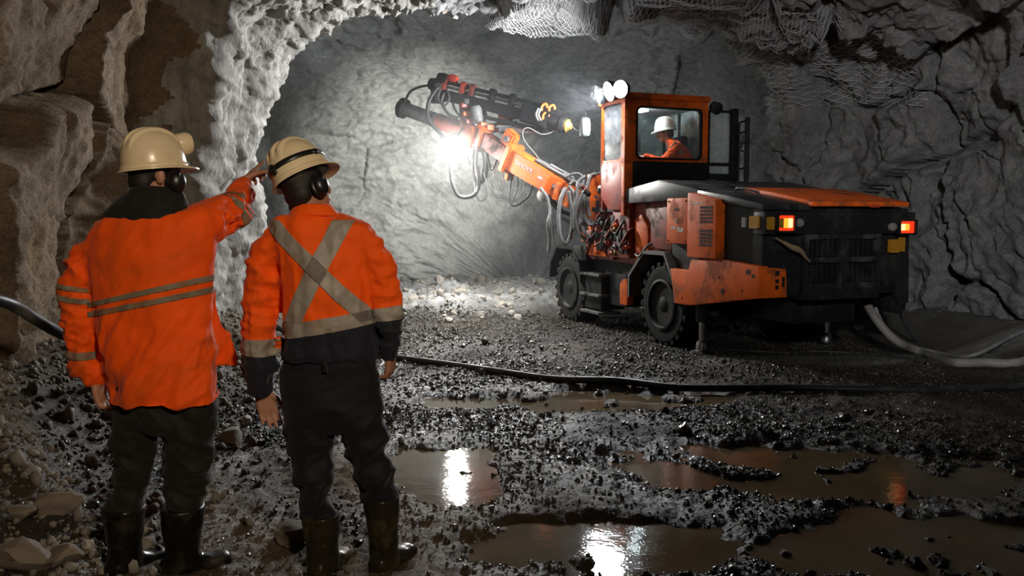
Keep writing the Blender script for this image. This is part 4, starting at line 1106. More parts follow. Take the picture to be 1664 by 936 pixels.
part('centraliser', feed, M['black'], lambda bm: (bm_lathe(bm, [(0.09, -0.1), (0.11, 0), (0.09, 0.1)], W(708, 138, 13.95), ft, 18), bm_lathe(bm, [(0.08, -0.08), (0.095, 0), (0.08, 0.08)], W(720, 128, 13.9), ft, 18), bm_box(bm, F0.x - 0.12, F0.x + 0.12, F0.y - 0.1, F0.y + 0.1, F0.z - 0.15, F0.z + 0.15, 0.03)))
part('centraliser_arm', feed, M['red'], lambda bm: bm_lathe(bm, [(0.05, -0.08), (0.075, 0), (0.05, 0.08)], W(736, 128, 13.85), ft, 14))
drl = part('rock_drill', feed, M['black'], lambda bm: (beam(bm, lerp(F0, F1, 0.72) + fu * 0.04, lerp(F0, F1, 0.96) + fu * 0.02, 0.26, 0.30, bevel=0.03), bm_lathe(bm, [(0.12, 0), (0.13, 0.06), (0.11, 0.22), (0.13, 0.24), (0.12, 0.3), (0.08, 0.32)], lerp(F0, F1, 0.92), ft, 22)))
part('end_cap', drl, M['yellow_cap'], lambda bm: bm_lathe(bm, [(0.095, 0), (0.10, 0.03), (0.06, 0.06), (0.04, 0.09), (0.0, 0.09)], lerp(F0, F1, 0.92) + ft * 0.32, ft, 18))
for (px_, py_) in ((884, 172), (896, 174), (886, 186)):
    part('hose_elbow', drl, M['orange_clean'], lambda bm, px_=px_, py_=py_: bm_tube(bm, spline([W(px_ - 4, py_ + 8, 13.05), W(px_ - 3, py_, 13.05), W(px_ + 3, py_ - 3, 13.05), W(px_ + 6, py_ + 4, 13.05)], 10), 0.02, 8))
part('hose_guide', drl, M['grey_metal'], lambda bm: [bm_tube(bm, spline([W(875 + 4 * k, 176, 13.0), W(871 + 4 * k, 186, 12.97), W(875 + 4 * k, 196, 13.0)], 10), 0.018, 8) for k in range(2)])
# lower mesh guard of the feed
part('hose_tray', feed, M['grey_metal'], lambda bm: beam(bm, W(812, 212, 13.55), W(880, 212, 13.3), 0.12, 0.10))
# boom lamp, with a second head added to throw the wall patch
blp = W(741, 225, 13.7)
cam_l = RIG_I @ Vector((0, 0, CAM_H))
lamp(blp, (W(700, 275, 15.0) - blp).normalized() * 0.35 + (cam_l - blp).normalized() * 0.8 + Vector((0, 0, -0.35)), 0.095, M['lamp_boom'], rig, 'boom_lamp', power=560, color=(1.0, 0.98, 0.92), angle=165, soft=0.08)
bl = lamp(blp + Vector((0.02, 0.02, -0.14)), W(684, 262, 19.0) - blp, 0.07, M['lamp_boom'], rig, 'boom_lamp', power=2300, color=(1.0, 0.98, 0.92), angle=62, soft=0.07)
for c_ in bl.children:
    if c_.type == 'LIGHT': c_.data.spot_blend = 1.0
part('boom_lamp_bracket', rig, M['black'], lambda bm: bm_tube(bm, [blp, W(752, 208, 13.9)], 0.02, 8))

# ---- hoses of the boom: (pixel path, depth at both ends, radius, material, ribbed)
HOSES = [
    ([(655, 172), (668, 148), (695, 139), (715, 143)], 14.4, 13.95, 0.026, 'hose_black', 0),
    ([(712, 142), (697, 165), (697, 195), (718, 220), (732, 250), (734, 290), (745, 318), (768, 318), (778, 300), (775, 270)], 13.8, 13.6, 0.042, 'hose_black', 0),
    ([(722, 150), (718, 165), (728, 185), (745, 192)], 13.8, 13.8, 0.03, 'hose_black', 0),
    ([(733, 155), (738, 175), (748, 190)], 13.8, 13.8, 0.024, 'hose_black', 0),
    ([(745, 160), (752, 178), (750, 192)], 13.75, 13.8, 0.014, 'hose_black', 0),
    ([(715, 146), (712, 160), (722, 172), (730, 160), (727, 148)], 13.75, 13.75, 0.022, 'hose_black', 0),
    ([(770, 235), (768, 270), (776, 300), (790, 285), (792, 245)], 13.7, 13.6, 0.030, 'hose_black', 0),
    ([(776, 238), (773, 280), (783, 296), (786, 260), (782, 240)], 13.65, 13.6, 0.026, 'hose_black', 0),
    ([(790, 245), (798, 275), (806, 262), (810, 245)], 13.6, 13.5, 0.026, 'hose_black', 0),
    ([(763, 238), (760, 255), (766, 268), (774, 272)], 13.8, 13.7, 0.014, 'hose_black', 0),
    ([(772, 295), (773, 315), (782, 327), (791, 318), (788, 303), (778, 300), (774, 312)], 13.65, 13.6, 0.014, 'hose_grey', 0),
    ([(786, 280), (795, 305), (812, 320), (835, 325), (848, 312), (850, 290), (845, 268)], 13.5, 13.3, 0.010, 'hose_grey', 0),
    ([(800, 268), (805, 290), (815, 310), (818, 292), (812, 262)], 13.5, 13.4, 0.009, 'hose_grey', 0),
    ([(822, 262), (830, 290), (828, 320), (836, 335), (858, 320), (866, 300)], 13.3, 13.1, 0.018, 'hose_black', 0),
    ([(838, 270), (842, 300), (834, 325), (826, 340)], 13.3, 13.3, 0.010, 'hose_black', 0),
    ([(902, 203), (898, 214), (880, 218), (860, 208), (850, 212), (852, 228), (868, 248), (880, 264)], 13.1, 13.0, 0.010, 'hose_grey', 0),
    ([(928, 204), (938, 212), (950, 208)], 13.0, 12.2, 0.006, 'hose_grey', 0),
    # corrugated hoses hanging at the boom foot
    ([(920, 305), (911, 325), (908, 355), (911, 385), (920, 396), (928, 380), (930, 350), (924, 310)], 12.2, 12.1, 0.036, 'hose_grey', 0.14),
    ([(924, 302), (935, 320), (930, 350), (930, 375)], 12.2, 12.1, 0.030, 'hose_grey', 0.14),
    ([(949, 308), (940, 330), (936, 355), (941, 378), (952, 390)], 12.1, 12.0, 0.038, 'hose_grey', 0.14),
    ([(955, 306), (947, 330), (945, 355), (948, 375), (956, 384)], 12.05, 11.95, 0.032, 'hose_grey', 0.14),
    ([(952, 305), (950, 340), (953, 360), (962, 366), (972, 360)], 12.05, 11.9, 0.030, 'hose_grey', 0.12),
    ([(968, 282), (960, 286), (955, 305), (956, 335), (959, 352)], 12.05, 11.95, 0.028, 'hose_grey', 0.10),
    ([(951, 286), (940, 296), (937, 320), (932, 345), (932, 372)], 12.15, 12.05, 0.030, 'hose_grey', 0.10),
    ([(878, 305), (890, 322), (894, 345), (890, 365), (893, 390), (891, 410)], 12.6, 12.4, 0.030, 'hose_grey', 0.0),
    ([(893, 345), (898, 375), (901, 400)], 12.4, 12.3, 0.014, 'hose_grey', 0.0),
    ([(895, 268), (915, 280), (925, 290), (940, 298)], 12.6, 12.2, 0.026, 'hose_grey', 0.0),
    ([(905, 274), (925, 284), (932, 292), (925, 300)], 12.5, 12.2, 0.022, 'hose_grey', 0.0),
    ([(920, 288), (930, 283), (942, 283), (948, 292), (945, 310)], 12.3, 12.1, 0.024, 'hose_grey', 0.0),
    ([(968, 284), (978, 281), (984, 290)], 12.0, 11.9, 0.024, 'hose_grey', 0.0),
]
for (pts, d0, d1, r_, mt, rib_) in HOSES:
    n_ = len(pts)
    tube_part('hose', rig, M[mt], [W(p[0], p[1], d0 + (d1 - d0) * k / (n_ - 1)) for k, p in enumerate(pts)], r_ * 0.8, 8 if r_ < 0.02 else 10, 40, rib_, 0.035)
part('hose_bracket', rig, M['orange_clean'], lambda bm: (bm_box(bm, 1.98, 2.05, 0.60, 0.98, 1.62, 2.12, 0.01), bm_box(bm, 2.0, 2.3, 0.55, 0.95, 1.18, 1.42, 0.02)))
for k in range(8):
    q = W(rb.uniform(945, 985), rb.uniform(310, 395), 11.85 + rb.uniform(-0.1, 0.1))
    part('hose_fitting', rig, rb.choice([M['black'], M['steel'], M['red_dirty'], M['black']]), lambda bm, q=q: bm_lathe(bm, [(0.025, 0), (0.04, 0.02), (0.04, 0.06), (0.028, 0.07), (0.028, 0.12)], q, (rb.uniform(-1, 1), rb.uniform(0, 1), rb.uniform(-1, 1)), 8))
# ================================================================== PEOPLE
M['hivis'] = None
def mat_cloth(name, color, dirt, amt, rough=0.75, bscale=220.0, dscale=2.6):
    n = NT(name)
    col = n.mix(n.ramp(n.noise(5, 4, 0.6), [(0.3, 0), (0.7, 1)]), tuple(c * 0.86 for c in color), color)
    f = n.ramp(n.noise(dscale, 6, 0.66, dist=0.6), [(0.52, 0), (0.68, amt)])
    col = n.mix(f, col, dirt)
    nb = n.bump(n.noise(7, 4, 0.55, stretch=(1, 1, 0.55)), 0.35, 0.03)
    nb = n.bump(n.noise(bscale, 2, 0.5), 0.25, 0.002, nb)
    n.b.inputs['Sheen Weight'].default_value = 0.08
    return n.set(col, rough, 0, nb, 0.25)
M['hivis'] = mat_cloth('orange_hivis_cloth', (0.95, 0.095, 0.0), (0.36, 0.075, 0.01), 0.55)
M['hivis2'] = mat_cloth('orange_workshirt_cloth', (0.95, 0.10, 0.0), (0.60, 0.07, 0.005), 0.35)
M['navy'] = mat_cloth('navy_cloth', (0.010, 0.011, 0.020), (0.018, 0.018, 0.024), 0.5)
M['trouser_black'] = mat_cloth('black_muddy_cloth', (0.010, 0.0095, 0.0075), (0.024, 0.019, 0.011), 0.8)
M['trouser_navy'] = mat_cloth('dark_navy_trouser_cloth', (0.0065, 0.007, 0.011), (0.013, 0.013, 0.015), 0.7)
M['tape'] = mat_plain('reflective_tape', (0.34, 0.30, 0.26), 0.55, 0.0, 0.3, 14, 0.2, 120, 0.4, (0.20, 0.12, 0.07), 0.6, 6)
M['tape_muddy'] = mat_plain('muddy_reflective_tape', (0.24, 0.19, 0.13), 0.6, 0.0, 0.4, 14, 0.2, 120, 0.3, (0.30, 0.09, 0.02), 0.6, 6)
M['skin'] = mat_plain('skin', (0.42, 0.20, 0.125), 0.5, 0, 0.25, 14, 0.25, 90, 0.4)
M['hair'] = mat_plain('dark_hair', (0.012, 0.009, 0.008), 0.6, 0, 0.4, 60, 0.6, 160)
M['helmet'] = mat_plain('cream_helmet', (0.78, 0.64, 0.42), 0.22, 0, 0.08, 8, 0.0, 40, 0.5, (0.55, 0.42, 0.25), 0.35, 9)
M['helmet_white'] = mat_plain('white_helmet', (0.80, 0.78, 0.70), 0.25, 0, 0.08, 8)
M['black_plastic'] = mat_plain('black_plastic', (0.012, 0.012, 0.013), 0.35)
M['collar_black'] = mat_cloth('black_fleece', (0.010, 0.010, 0.010), (0.02, 0.02, 0.018), 0.5)
M['boot_black'] = mat_plain('wet_black_rubber', (0.007, 0.0065, 0.005), 0.28, 0, 0.4, 8, 0.2, 30, 0.4, (0.03, 0.023, 0.013), 0.6, 7)
M['boot_olive'] = mat_plain('muddy_olive_rubber', (0.024, 0.020, 0.011), 0.22, 0, 0.4, 8, 0.2, 30, 0.5, (0.085, 0.062, 0.028), 0.8, 5)
M['eye'] = mat_plain('eye', (0.6, 0.58, 0.55), 0.2)

def bm_loft(bm, rings, seg=28, power=2.0):
    """rings: (centre, half-width a along U, half-depth b along V, U, V)"""
    R = []
    for (c, a, b, U, V) in rings:
        c, U, V = Vector(c), Vector(U), Vector(V)
        row = []
        for k in range(seg):
            t = 2 * PI * k / seg
            ct, s_ = math.cos(t), math.sin(t)
            e = 2.0 / power
            row.append(bm.verts.new(c + U * a * math.copysign(abs(ct) ** e, ct) + V * b * math.copysign(abs(s_) ** e, s_)))
        R.append(row)
    fs = []
    for i in range(len(R) - 1):
        for k in range(seg):
            fs.append(bm.faces.new((R[i][k], R[i][(k + 1) % seg], R[i + 1][(k + 1) % seg], R[i + 1][k])))
    fs.append(bm.faces.new(R[0][::-1])); fs.append(bm.faces.new(R[-1]))
    bmesh.ops.recalc_face_normals(bm, faces=fs)
def bm_limb(bm, pts, radii, seg=16, n=24, squash=1.0):
    """smooth tapered limb with rounded ends"""
    P = spline(pts, n) if len(pts) > 2 else [Vector(pts[0]).lerp(Vector(pts[1]), k / n) for k in range(n + 1)]
    R = np.interp(np.linspace(0, len(radii) - 1, n + 1), np.arange(len(radii)), radii)
    t0 = (P[1] - P[0]).normalized(); t1 = (P[-1] - P[-2]).normalized()
    pre = [(P[0] - t0 * R[0] * k, R[0] * math.sqrt(max(0, 1 - k * k))) for k in (0.97, 0.8, 0.5)]
    pos = [(P[-1] + t1 * R[-1] * k, R[-1] * math.sqrt(max(0, 1 - k * k))) for k in (0.5, 0.8, 0.97)]
    bm_tube(bm, [p for p, _ in pre] + P + [p for p, _ in pos], [max(r, 1e-3) for _, r in pre] + list(R) + [max(r, 1e-3) for _, r in pos], seg)
def bm_ball(bm, c, rx, ry, rz, rot=None, seg=20):
    r = bmesh.ops.create_uvsphere(bm, u_segments=seg, v_segments=seg // 2 + 2, radius=1.0)
    m = Matrix.Diagonal((rx, ry, rz, 1))
    m = Matrix.Translation(c) @ (rot.to_4x4() if rot else Matrix.Identity(4)) @ m
    for v in r['verts']: v.co = m @ v.co
def remeshed(bm, voxel, smooth=3, fac=0.5):
    me = bpy.data.meshes.new('tmp')
    bm.to_mesh(me); bm.free()
    o = bpy.data.objects.new('tmp', me)
    COL.objects.link(o)
    md = o.modifiers.new('r', 'REMESH'); md.mode = 'VOXEL'; md.voxel_size = voxel; md.adaptivity = 0.0
    ms = o.modifiers.new('s', 'SMOOTH'); ms.factor = fac; ms.iterations = smooth
    dg = bpy.context.evaluated_depsgraph_get()
    out = bpy.data.meshes.new_from_object(o.evaluated_get(dg))
    bpy.data.objects.remove(o); bpy.data.meshes.remove(me)
    return out
def fold(p, o=3, g=0.45): return ridged(p, o, g) - (0.62 + 0.28 * (o > 1) + 0.1 * (o > 2))
def wrinkle(me, fn):
    n = len(me.vertices)
    co = np.empty(n * 3, np.float32); me.vertices.foreach_get('co', co); co = co.reshape(-1, 3)
    no = np.empty(n * 3, np.float32); me.vertex_normals.foreach_get('vector', no); no = no.reshape(-1, 3)
    co2 = co + no * fn(co.astype(float), no.astype(float))[:, None]
    me.vertices.foreach_set('co', co2.astype(np.float32).ravel()); me.update()
def rotm(yaw=0, pitch=0, roll=0):
    """yaw: turn to the left about z; pitch: look up; roll: lean to the right"""
    return Matrix.Rotation(math.radians(yaw), 3, 'Z') @ Matrix.Rotation(math.radians(pitch), 3, 'X') @ Matrix.Rotation(math.radians(roll), 3, 'Y')

def bm_head(bm, c, R, s=1.0):
    """head looking along +y of R; c is the centre of the skull"""
    def q(x, y, z): return Vector(c) + R @ (Vector((x, y, z)) * s)
    def ball(x, y, z, a, b, d): bm_ball(bm, q(x, y, z), a * s, b * s, d * s, R)
    ball(0, -0.008, 0.02, 0.077, 0.098, 0.095)
    ball(0, 0.030, -0.055, 0.058, 0.062, 0.075)
    ball(0, 0.062, -0.105, 0.030, 0.026, 0.024)
    ball(0, 0.075, -0.005, 0.055, 0.022, 0.016)
    for sx in (-1, 1):
        ball(sx * 0.042, 0.062, -0.045, 0.022, 0.022, 0.022)
        bm_ball(bm, q(sx * 0.080, -0.005, -0.025), 0.009 * s, 0.020 * s, 0.033 * s, R @ Matrix.Rotation(sx * -0.35, 3, 'Z'))
    bm_limb(bm, [q(0, 0.092, -0.005), q(0, 0.112, -0.045), q(0, 0.088, -0.056)], [0.010 * s, 0.015 * s, 0.010 * s], 10, 8)
    ball(0, 0.088, -0.082, 0.024, 0.012, 0.007)
    ball(0, 0.086, -0.092, 0.022, 0.012, 0.007)
def bm_hand(bm, wrist, d, pn, thumb, curl=0.6, s=1.0, point=False):
    """d: direction of the hand, pn: palm normal (palm side), thumb: direction of the thumb side"""
    d, pn = Vector(d).normalized(), Vector(pn)
    pn = (pn - d * pn.dot(d)).normalized()
    th = Vector(thumb); th = (th - d * th.dot(d) - pn * th.dot(pn)).normalized()
    w_ = Vector(wrist)
    bm_limb(bm, [w_ - d * 0.04 * s, w_ + d * 0.01 * s], [0.029 * s, 0.029 * s], 14, 6)
    bm_loft(bm, [(w_ + d * k * s, a * s, b * s, th, pn) for k, a, b in ((-0.005, 0.027, 0.019), (0.02, 0.034, 0.018), (0.05, 0.041, 0.016), (0.085, 0.042, 0.014), (0.097, 0.038, 0.011))], 18, 2.6)
    L_ = [0.072, 0.080, 0.075, 0.058]
    for k in range(4):
        off = th * (0.030 - 0.0205 * k) * s
        p = w_ + d * (0.088 - (0.010 if k == 3 else 0.003 * abs(k - 1))) * s + off
        c = curl if not (point and k == 0) else 0.03
        if point and k: c = 1.45
        ang = 0.35 * c
        pts = [p - d * 0.012 * s]
        spread = th * (0.17 - 0.11 * k)
        cur = p
        for seg_, fr in enumerate((0.45, 0.31, 0.24)):
            dir_ = (d * math.cos(ang) + pn * math.sin(ang) + spread * 0.6).normalized()
            cur = cur + dir_ * L_[k] * fr * s
            pts.append(cur)
            ang += 0.75 * c
        bm_limb(bm, pts, [0.0098 * s, 0.0095 * s, 0.0088 * s, 0.0075 * s], 10, 12)
    p = w_ + d * 0.022 * s + th * 0.026 * s
    a1 = (d * 0.75 + th * 0.75 + pn * (0.25 + 0.2 * curl)).normalized()
    a2 = (d * 0.95 + th * 0.30 + pn * (0.25 + 0.4 * curl)).normalized()
    bm_limb(bm, [p - a1 * 0.015 * s, p + a1 * 0.035 * s, p + a1 * 0.035 * s + a2 * 0.030 * s, p + a1 * 0.035 * s + a2 * 0.056 * s], [0.015 * s, 0.012 * s, 0.0105 * s, 0.009 * s], 10, 12)

def helmet(parent, c, R, mat, strap=False, lampfront=False, s=1.0):
    """hard hat: ridged dome, gutter, brim with a front peak; c: centre at the rim height"""
    na, nr = 200, 64
    verts = []
    A = np.linspace(0, 2 * PI, na, endpoint=False)
    for j in range(nr + 8):
        for a in A:
            ca, sa = math.cos(a), math.sin(a)            # sa = +1 front
            ax, ay = 0.116, 0.140
            if j <= nr:
                t = j / nr * PI / 2
                r_ = math.sin(t) ** 0.86; z = 0.152 * math.cos(t) ** 0.92
                x, y = ax * r_ * ca, ay * r_ * sa
                fade = max(0.0, min(1.0, (z - 0.045) / 0.03)) * (1 if abs(y) < 0.10 else max(0, 1 - (abs(y) - 0.10) / 0.025))
                rid = sum(math.exp(-((x - x0) / 0.011) ** 8) for x0 in (-0.042, 0.0, 0.042))
                z2 = z + 0.0125 * rid * fade
                k_ = 1 + 0.035 * rid * fade
                verts.append((x * k_, y * k_, z2))
            else:
                k = (j - nr) / 7.0
                front = max(0.0, sa) ** 2
                w_ = 0.012 + 0.034 * front
                out = [0.004, 0.006, 0.007, 1.0, 1.0, 0.9, 0.0][j - nr - 1]
                dz = [-0.002, -0.010, -0.018, -0.024 - 0.010 * front, -0.030 - 0.010 * front, -0.030 - 0.008 * front, -0.022][j - nr - 1]
                o_ = out if out < 0.1 else 0.007 + w_ * (out if out < 1 else 1)
                if j - nr - 1 == 6: o_ = -0.006
                verts.append(((ax + o_) * ca, (ay + o_) * sa, dz))
    n_rows = nr + 8
    Fq = []
    for j in range(n_rows - 1):
        for k in range(na):
            Fq.append((j * na + k, (j + 1) * na + k, (j + 1) * na + (k + 1) % na, j * na + (k + 1) % na))
    V = np.array(verts) * s
    Rm = np.array(R)
    V = V @ Rm.T + np.array(c)
    h_ = np_mesh('helmet', V, Fq, mat, parent, True)
    h_.data.set_sharp_from_angle(angle=math.radians(55))
    def q(x, y, z): return Vector(c) + R @ (Vector((x, y, z)) * s)
    # inner cradle
    part('helmet_liner', h_, M['black_plastic'], lambda bm: bm_loft(bm, [(q(0, 0, z), 0.106 * s, 0.128 * s, R @ Vector((1, 0, 0)), R @ Vector((0, 1, 0))) for z in (-0.03, 0.02)], 32))
    if strap:
        rows_ = []
        for (z, e) in ((0.030, 0.003), (0.033, 0.006), (0.052, 0.006), (0.055, 0.003)):
            rr_ = math.sqrt(max(0, 1 - (z / 0.152) ** 2.1)) ** 0.9
            rows_.append([q((0.116 * rr_ + e) * math.cos(a), (0.140 * rr_ + e) * math.sin(a), z) for a in A])
        Vs = [v[:] for r_ in rows_ for v in r_]
        Fs = [(j * na + k, j * na + (k + 1) % na, (j + 1) * na + (k + 1) % na, (j + 1) * na + k) for j in range(3) for k in range(na)]
        np_mesh('lamp_strap', Vs, Fs, M['black_plastic'], h_, True)
        part('strap_clip', h_, M['black_plastic'], lambda bm: (bm_lathe(bm, [(0.019 * s, 0), (0.019 * s, 0.012 * s), (0.012 * s, 0.016 * s)], q(0.0, -0.142, 0.040), R @ Vector((0, -1, 0.25)), 14), bm_ball(bm, q(0, -0.146, 0.022), 0.014 * s, 0.010 * s, 0.010 * s, R)))
        part('lamp_bracket', h_, M['chrome'], lambda bm: bm_ball(bm, q(0.112, 0.02, 0.040), 0.012 * s, 0.022 * s, 0.016 * s, R))
    if lampfront:
        part('cap_lamp', h_, mat, lambda bm: (bm_lathe(bm, [(0.030 * s, -0.04 * s), (0.046 * s, -0.01 * s), (0.052 * s, 0.030 * s), (0.046 * s, 0.05 * s), (0.0, 0.052 * s)], q(0.0, 0.125, 0.085), R @ Vector((0, 1, 0.05)), 22), bm_ball(bm, q(0, 0.125, 0.085), 0.022 * s, 0.03 * s, 0.034 * s, R)))
    return h_
def earmuff(parent, c, R, side, s=1.0, front=0.0):
    def q(x, y, z): return Vector(c) + R @ (Vector((x, y, z)) * s)
    o = part('ear_defender', parent, M['black_plastic'], lambda bm: (bm_ball(bm, q(side * 0.100, -0.005 + front, -0.030), 0.026 * s, 0.036 * s, 0.044 * s, R), bm_ball(bm, q(side * 0.087, -0.005 + front, -0.030), 0.014 * s, 0.042 * s, 0.050 * s, R)))
    part('arm', o, M['black_plastic'], lambda bm: bm_tube(bm, spline([q(side * 0.118, -0.005 + front, -0.03), q(side * 0.122, 0.0 + front, 0.005), q(side * 0.108, 0.0 + front, 0.025)], 8), 0.005 * s, 8))
    return o
def hair_cap(parent, c, R, s=1.0):
    bm = bmesh.new()
    def q(x, y, z): return Vector(c) + R @ (Vector((x, y, z)) * s)
    bm_ball(bm, q(0, -0.016, 0.025), 0.083 * s, 0.100 * s, 0.100 * s, R)
    bm_ball(bm, q(0, -0.055, -0.045), 0.066 * s, 0.050 * s, 0.060 * s, R)
    me = remeshed(bm, 0.008, 3)
    return link('hair', me, M['hair'], parent, True)
def eyes(parent, c, R, s=1.0):
    for sx in (-1, 1):
        p = Vector(c) + R @ (Vector((sx * 0.031, 0.077, -0.022)) * s)
        part('eye', parent, M['eye'], lambda bm: bm_ball(bm, p, 0.012 * s, 0.012 * s, 0.012 * s, R, 12))

def cut_bands(ob, bands, tape_mat, off=0.003, name='reflective_strip'):
    """each band: (point a, point b, normal, predicate); faces between the two parallel-ish planes are lifted off as a tape"""
    me = ob.data
    bm = bmesh.new(); bm.from_mesh(me)
    for (p0, n0, p1, n1, pred) in bands:
        for (p, n_) in ((p0, n0), (p1, n1)):
            bmesh.ops.bisect_plane(bm, geom=bm.verts[:] + bm.edges[:] + bm.faces[:], plane_co=p, plane_no=n_, dist=1e-5)
    bm.normal_update()
    bm.to_mesh(me)
    out = []
    for (p0, n0, p1, n1, pred) in bands:
        b2 = bmesh.new()
        mp = {}
        for f in bm.faces:
            c = f.calc_center_median()
            if (c - p0).dot(n0) > 0 and (c - p1).dot(n1) < 0 and pred(c, f.normal):
                vs_ = []
                for v in f.verts:
                    if v not in mp: mp[v] = b2.verts.new(v.co + v.normal * off)
                    vs_.append(mp[v])
                try: b2.faces.new(vs_)
                except ValueError: pass
        rim = [e for e in b2.edges if e.is_boundary]
        ret = bmesh.ops.extrude_edge_only(b2, edges=rim)      # turn the edges down to the cloth: the tape has thickness
        b2.normal_update()
        inv = {nv: ov for ov, nv in mp.items()}
        for v in [g for g in ret['geom'] if isinstance(g, bmesh.types.BMVert)]:
            v.co = v.co - min((u for u in mp.values()), key=lambda u: 1 if u is None else (u.co - v.co).length_squared).normal * off if len(mp) < 60 else v.co + Vector((0, off * 0.5, 0))
        out.append(from_bm(name, b2, tape_mat, ob.parent, smooth=True))
    bm.free()
    me.polygons.foreach_set('use_smooth', np.ones(len(me.polygons), bool))
    return out
def set_material(ob, mats, fn):
    me = ob.data
    me.materials.clear()
    for m in mats: me.materials.append(m)
    n = len(me.polygons)
    c = np.empty(n * 3); me.polygons.foreach_get('center', c)
    me.polygons.foreach_set('material_index', fn(c.reshape(-1, 3)).astype(np.int32)); me.update()

X1, Y1, Z1 = Vector((1, 0, 0)), Vector((0, 1, 0)), Vector((0, 0, 1))
class Fig:
    """a person laid out at depth D; T turns a place in the picture into a point of the figure's own space"""
    def __init__(self, px, D, label, name='person'):
        g = at(px, 900, D)
        self.o = Vector((g.x, D, 0)); self.D = D
        self.root = empty(name, self.o)
        tag(self.root, label, 'person')
    def T(self, x, y, dy=0.0): return at(x, y, self.D + dy) - self.o
    def w(self, px, dy=0.0): return px * (self.D + dy) / FPX
    def rings(self, rows_):
        out = []
        for (y, xl, xr, b, dy) in rows_:
            out.append((self.T((xl + xr) / 2, y, dy), self.w((xr - xl) / 2, dy), b, X1, Y1))
        return out

def boot(fig, knee, ankle, toe_dir, r_top, r_ank, mat, h_top, band=False):
    """rubber boot: shaft from knee to ankle, then the foot along toe_dir; sole on the ground"""
    b = bmesh.new()
    base = Vector((ankle.x, ankle.y, 0.02))
    td = Vector(toe_dir).normalized(); sd = td.cross(Z1)
    bm_loft(b, [(knee.lerp(ankle, t), r_top * (1 - t) + r_ank * t + 0.004 * math.sin(t * 9), (r_top * (1 - t) + r_ank * t) * 1.08, X1, Y1) for t in np.linspace(0, 1, 9)] + [(base + Z1 * 0.05 - td * 0.01, r_ank * 1.02, r_ank * 1.15, X1, Y1)], 24)
    bm_loft(b, [(base + td * d_ + Z1 * (z_ - 0.0), w_, h_, sd, Z1) for d_, w_, h_, z_ in ((-0.085, 0.030, 0.025, 0.045), (-0.07, 0.042, 0.045, 0.052), (0.0, 0.045, 0.055, 0.058), (0.07, 0.046, 0.046, 0.048), (0.13, 0.050, 0.036, 0.038), (0.175, 0.047, 0.036, 0.038), (0.205, 0.036, 0.028, 0.034))], 20, 2.6)
    me = remeshed(b, 0.009, 4)
    wrinkle(me, lambda c, n: 0.005 * fbm(c * np.array([6, 6, 16]) + 3, 2))
    o = link('boot', me, mat, fig.root, True)
    part('sole', o, M['boot_black'], lambda bm: bm_loft(bm, [(base + Z1 * z_ + td * 0.062, 0.148, 0.050, td, sd) for z_ in (-0.012, 0.010)], 28, 2.8))
    if band:
        part('boot_rim', o, mat, lambda bm: bm_loft(bm, [(knee.lerp(ankle, t), r_top * e, r_top * 1.08 * e, X1, Y1) for t, e in ((-0.01, 1.02), (0.0, 1.04), (0.06, 1.03), (0.065, 1.0))], 24))
    return o

# ------------------------------------------------------------------ worker 1, pointing
f1 = Fig(255, 3.55, 'person in an orange jacket and cream helmet pointing at the rig, right arm raised')
T = f1.T
jb = bmesh.new()
bm_loft(jb, f1.rings([(338, 215, 300, 0.070, 0.0), (345, 190, 325, 0.095, 0.0), (356, 162, 345, 0.115, 0.0), (377, 143, 352, 0.130, 0.0), (410, 138, 351, 0.142, 0.0), (450, 144, 348, 0.148, 0.0), (490, 150, 346, 0.150, 0.0), (530, 157, 347, 0.152, 0.0), (570, 164, 351, 0.158, 0.0), (610, 171, 356, 0.165, 0.0), (640, 176, 359, 0.168, 0.0), (652, 178, 360, 0.168, 0.0)]), 40, 2.35)
bm_limb(jb, [T(170, 388, 0.0), T(135, 440, 0.0), T(126, 520, -0.02), T(135, 580, -0.01), T(156, 612, 0.0)], [0.088, 0.083, 0.080, 0.066, 0.050], 20, 30)
bm_limb(jb, [T(318, 368, 0.02), T(356, 356, 0.12), T(378, 340, 0.27), T(393, 304, 0.42)], [0.105, 0.098, 0.084, 0.054], 20, 26)
# open front flap swinging out to the right
bm_loft(jb, [(T(332, 470, 0.10), 0.05, 0.035, X1, Y1), (T(345, 520, 0.11), 0.055, 0.028, X1, Y1), (T(360, 560, 0.12), 0.062, 0.022, X1, Y1), (T(372, 592, 0.12), 0.052, 0.018, X1, Y1), (T(376, 598, 0.12), 0.040, 0.014, X1, Y1)], 18, 2.2)
me = remeshed(jb, 0.0070, 7)
sh1 = T(330, 380)
def wr1(c, n):
    q = c @ np.array([[0.80, 0, 0.60], [0, 1, 0], [-0.60, 0, 0.80]])      # folds run from the raised shoulder down to the left hip
    d = 0.026 * fold(q * np.array([6.0, 4, 1.6]) + 3, 3, 0.45)
    lower = sstep(1.35, 1.0, c[:, 2])
    arm = sstep(T(352, 400).x, T(372, 400).x, c[:, 0]) * sstep(1.25, 1.35, c[:, 2])
    larm = sstep(T(158, 400).x, T(140, 400).x, c[:, 0])
    d = d * (0.30 + 0.70 * np.clip(lower + arm, 0, 1)) + 0.014 * fbm(c * np.array([5, 5, 4]) + 9, 3)
    d = d + larm * 0.020 * fold(c * np.array([6, 5, 11]) + 5, 2, 0.45) + arm * 0.022 * fold(c * np.array([11, 8, 11]) + 1, 2)
    return d - 0.004
wrinkle(me, wr1)
jk1 = link('jacket', me, M['hivis'], f1.root, True)
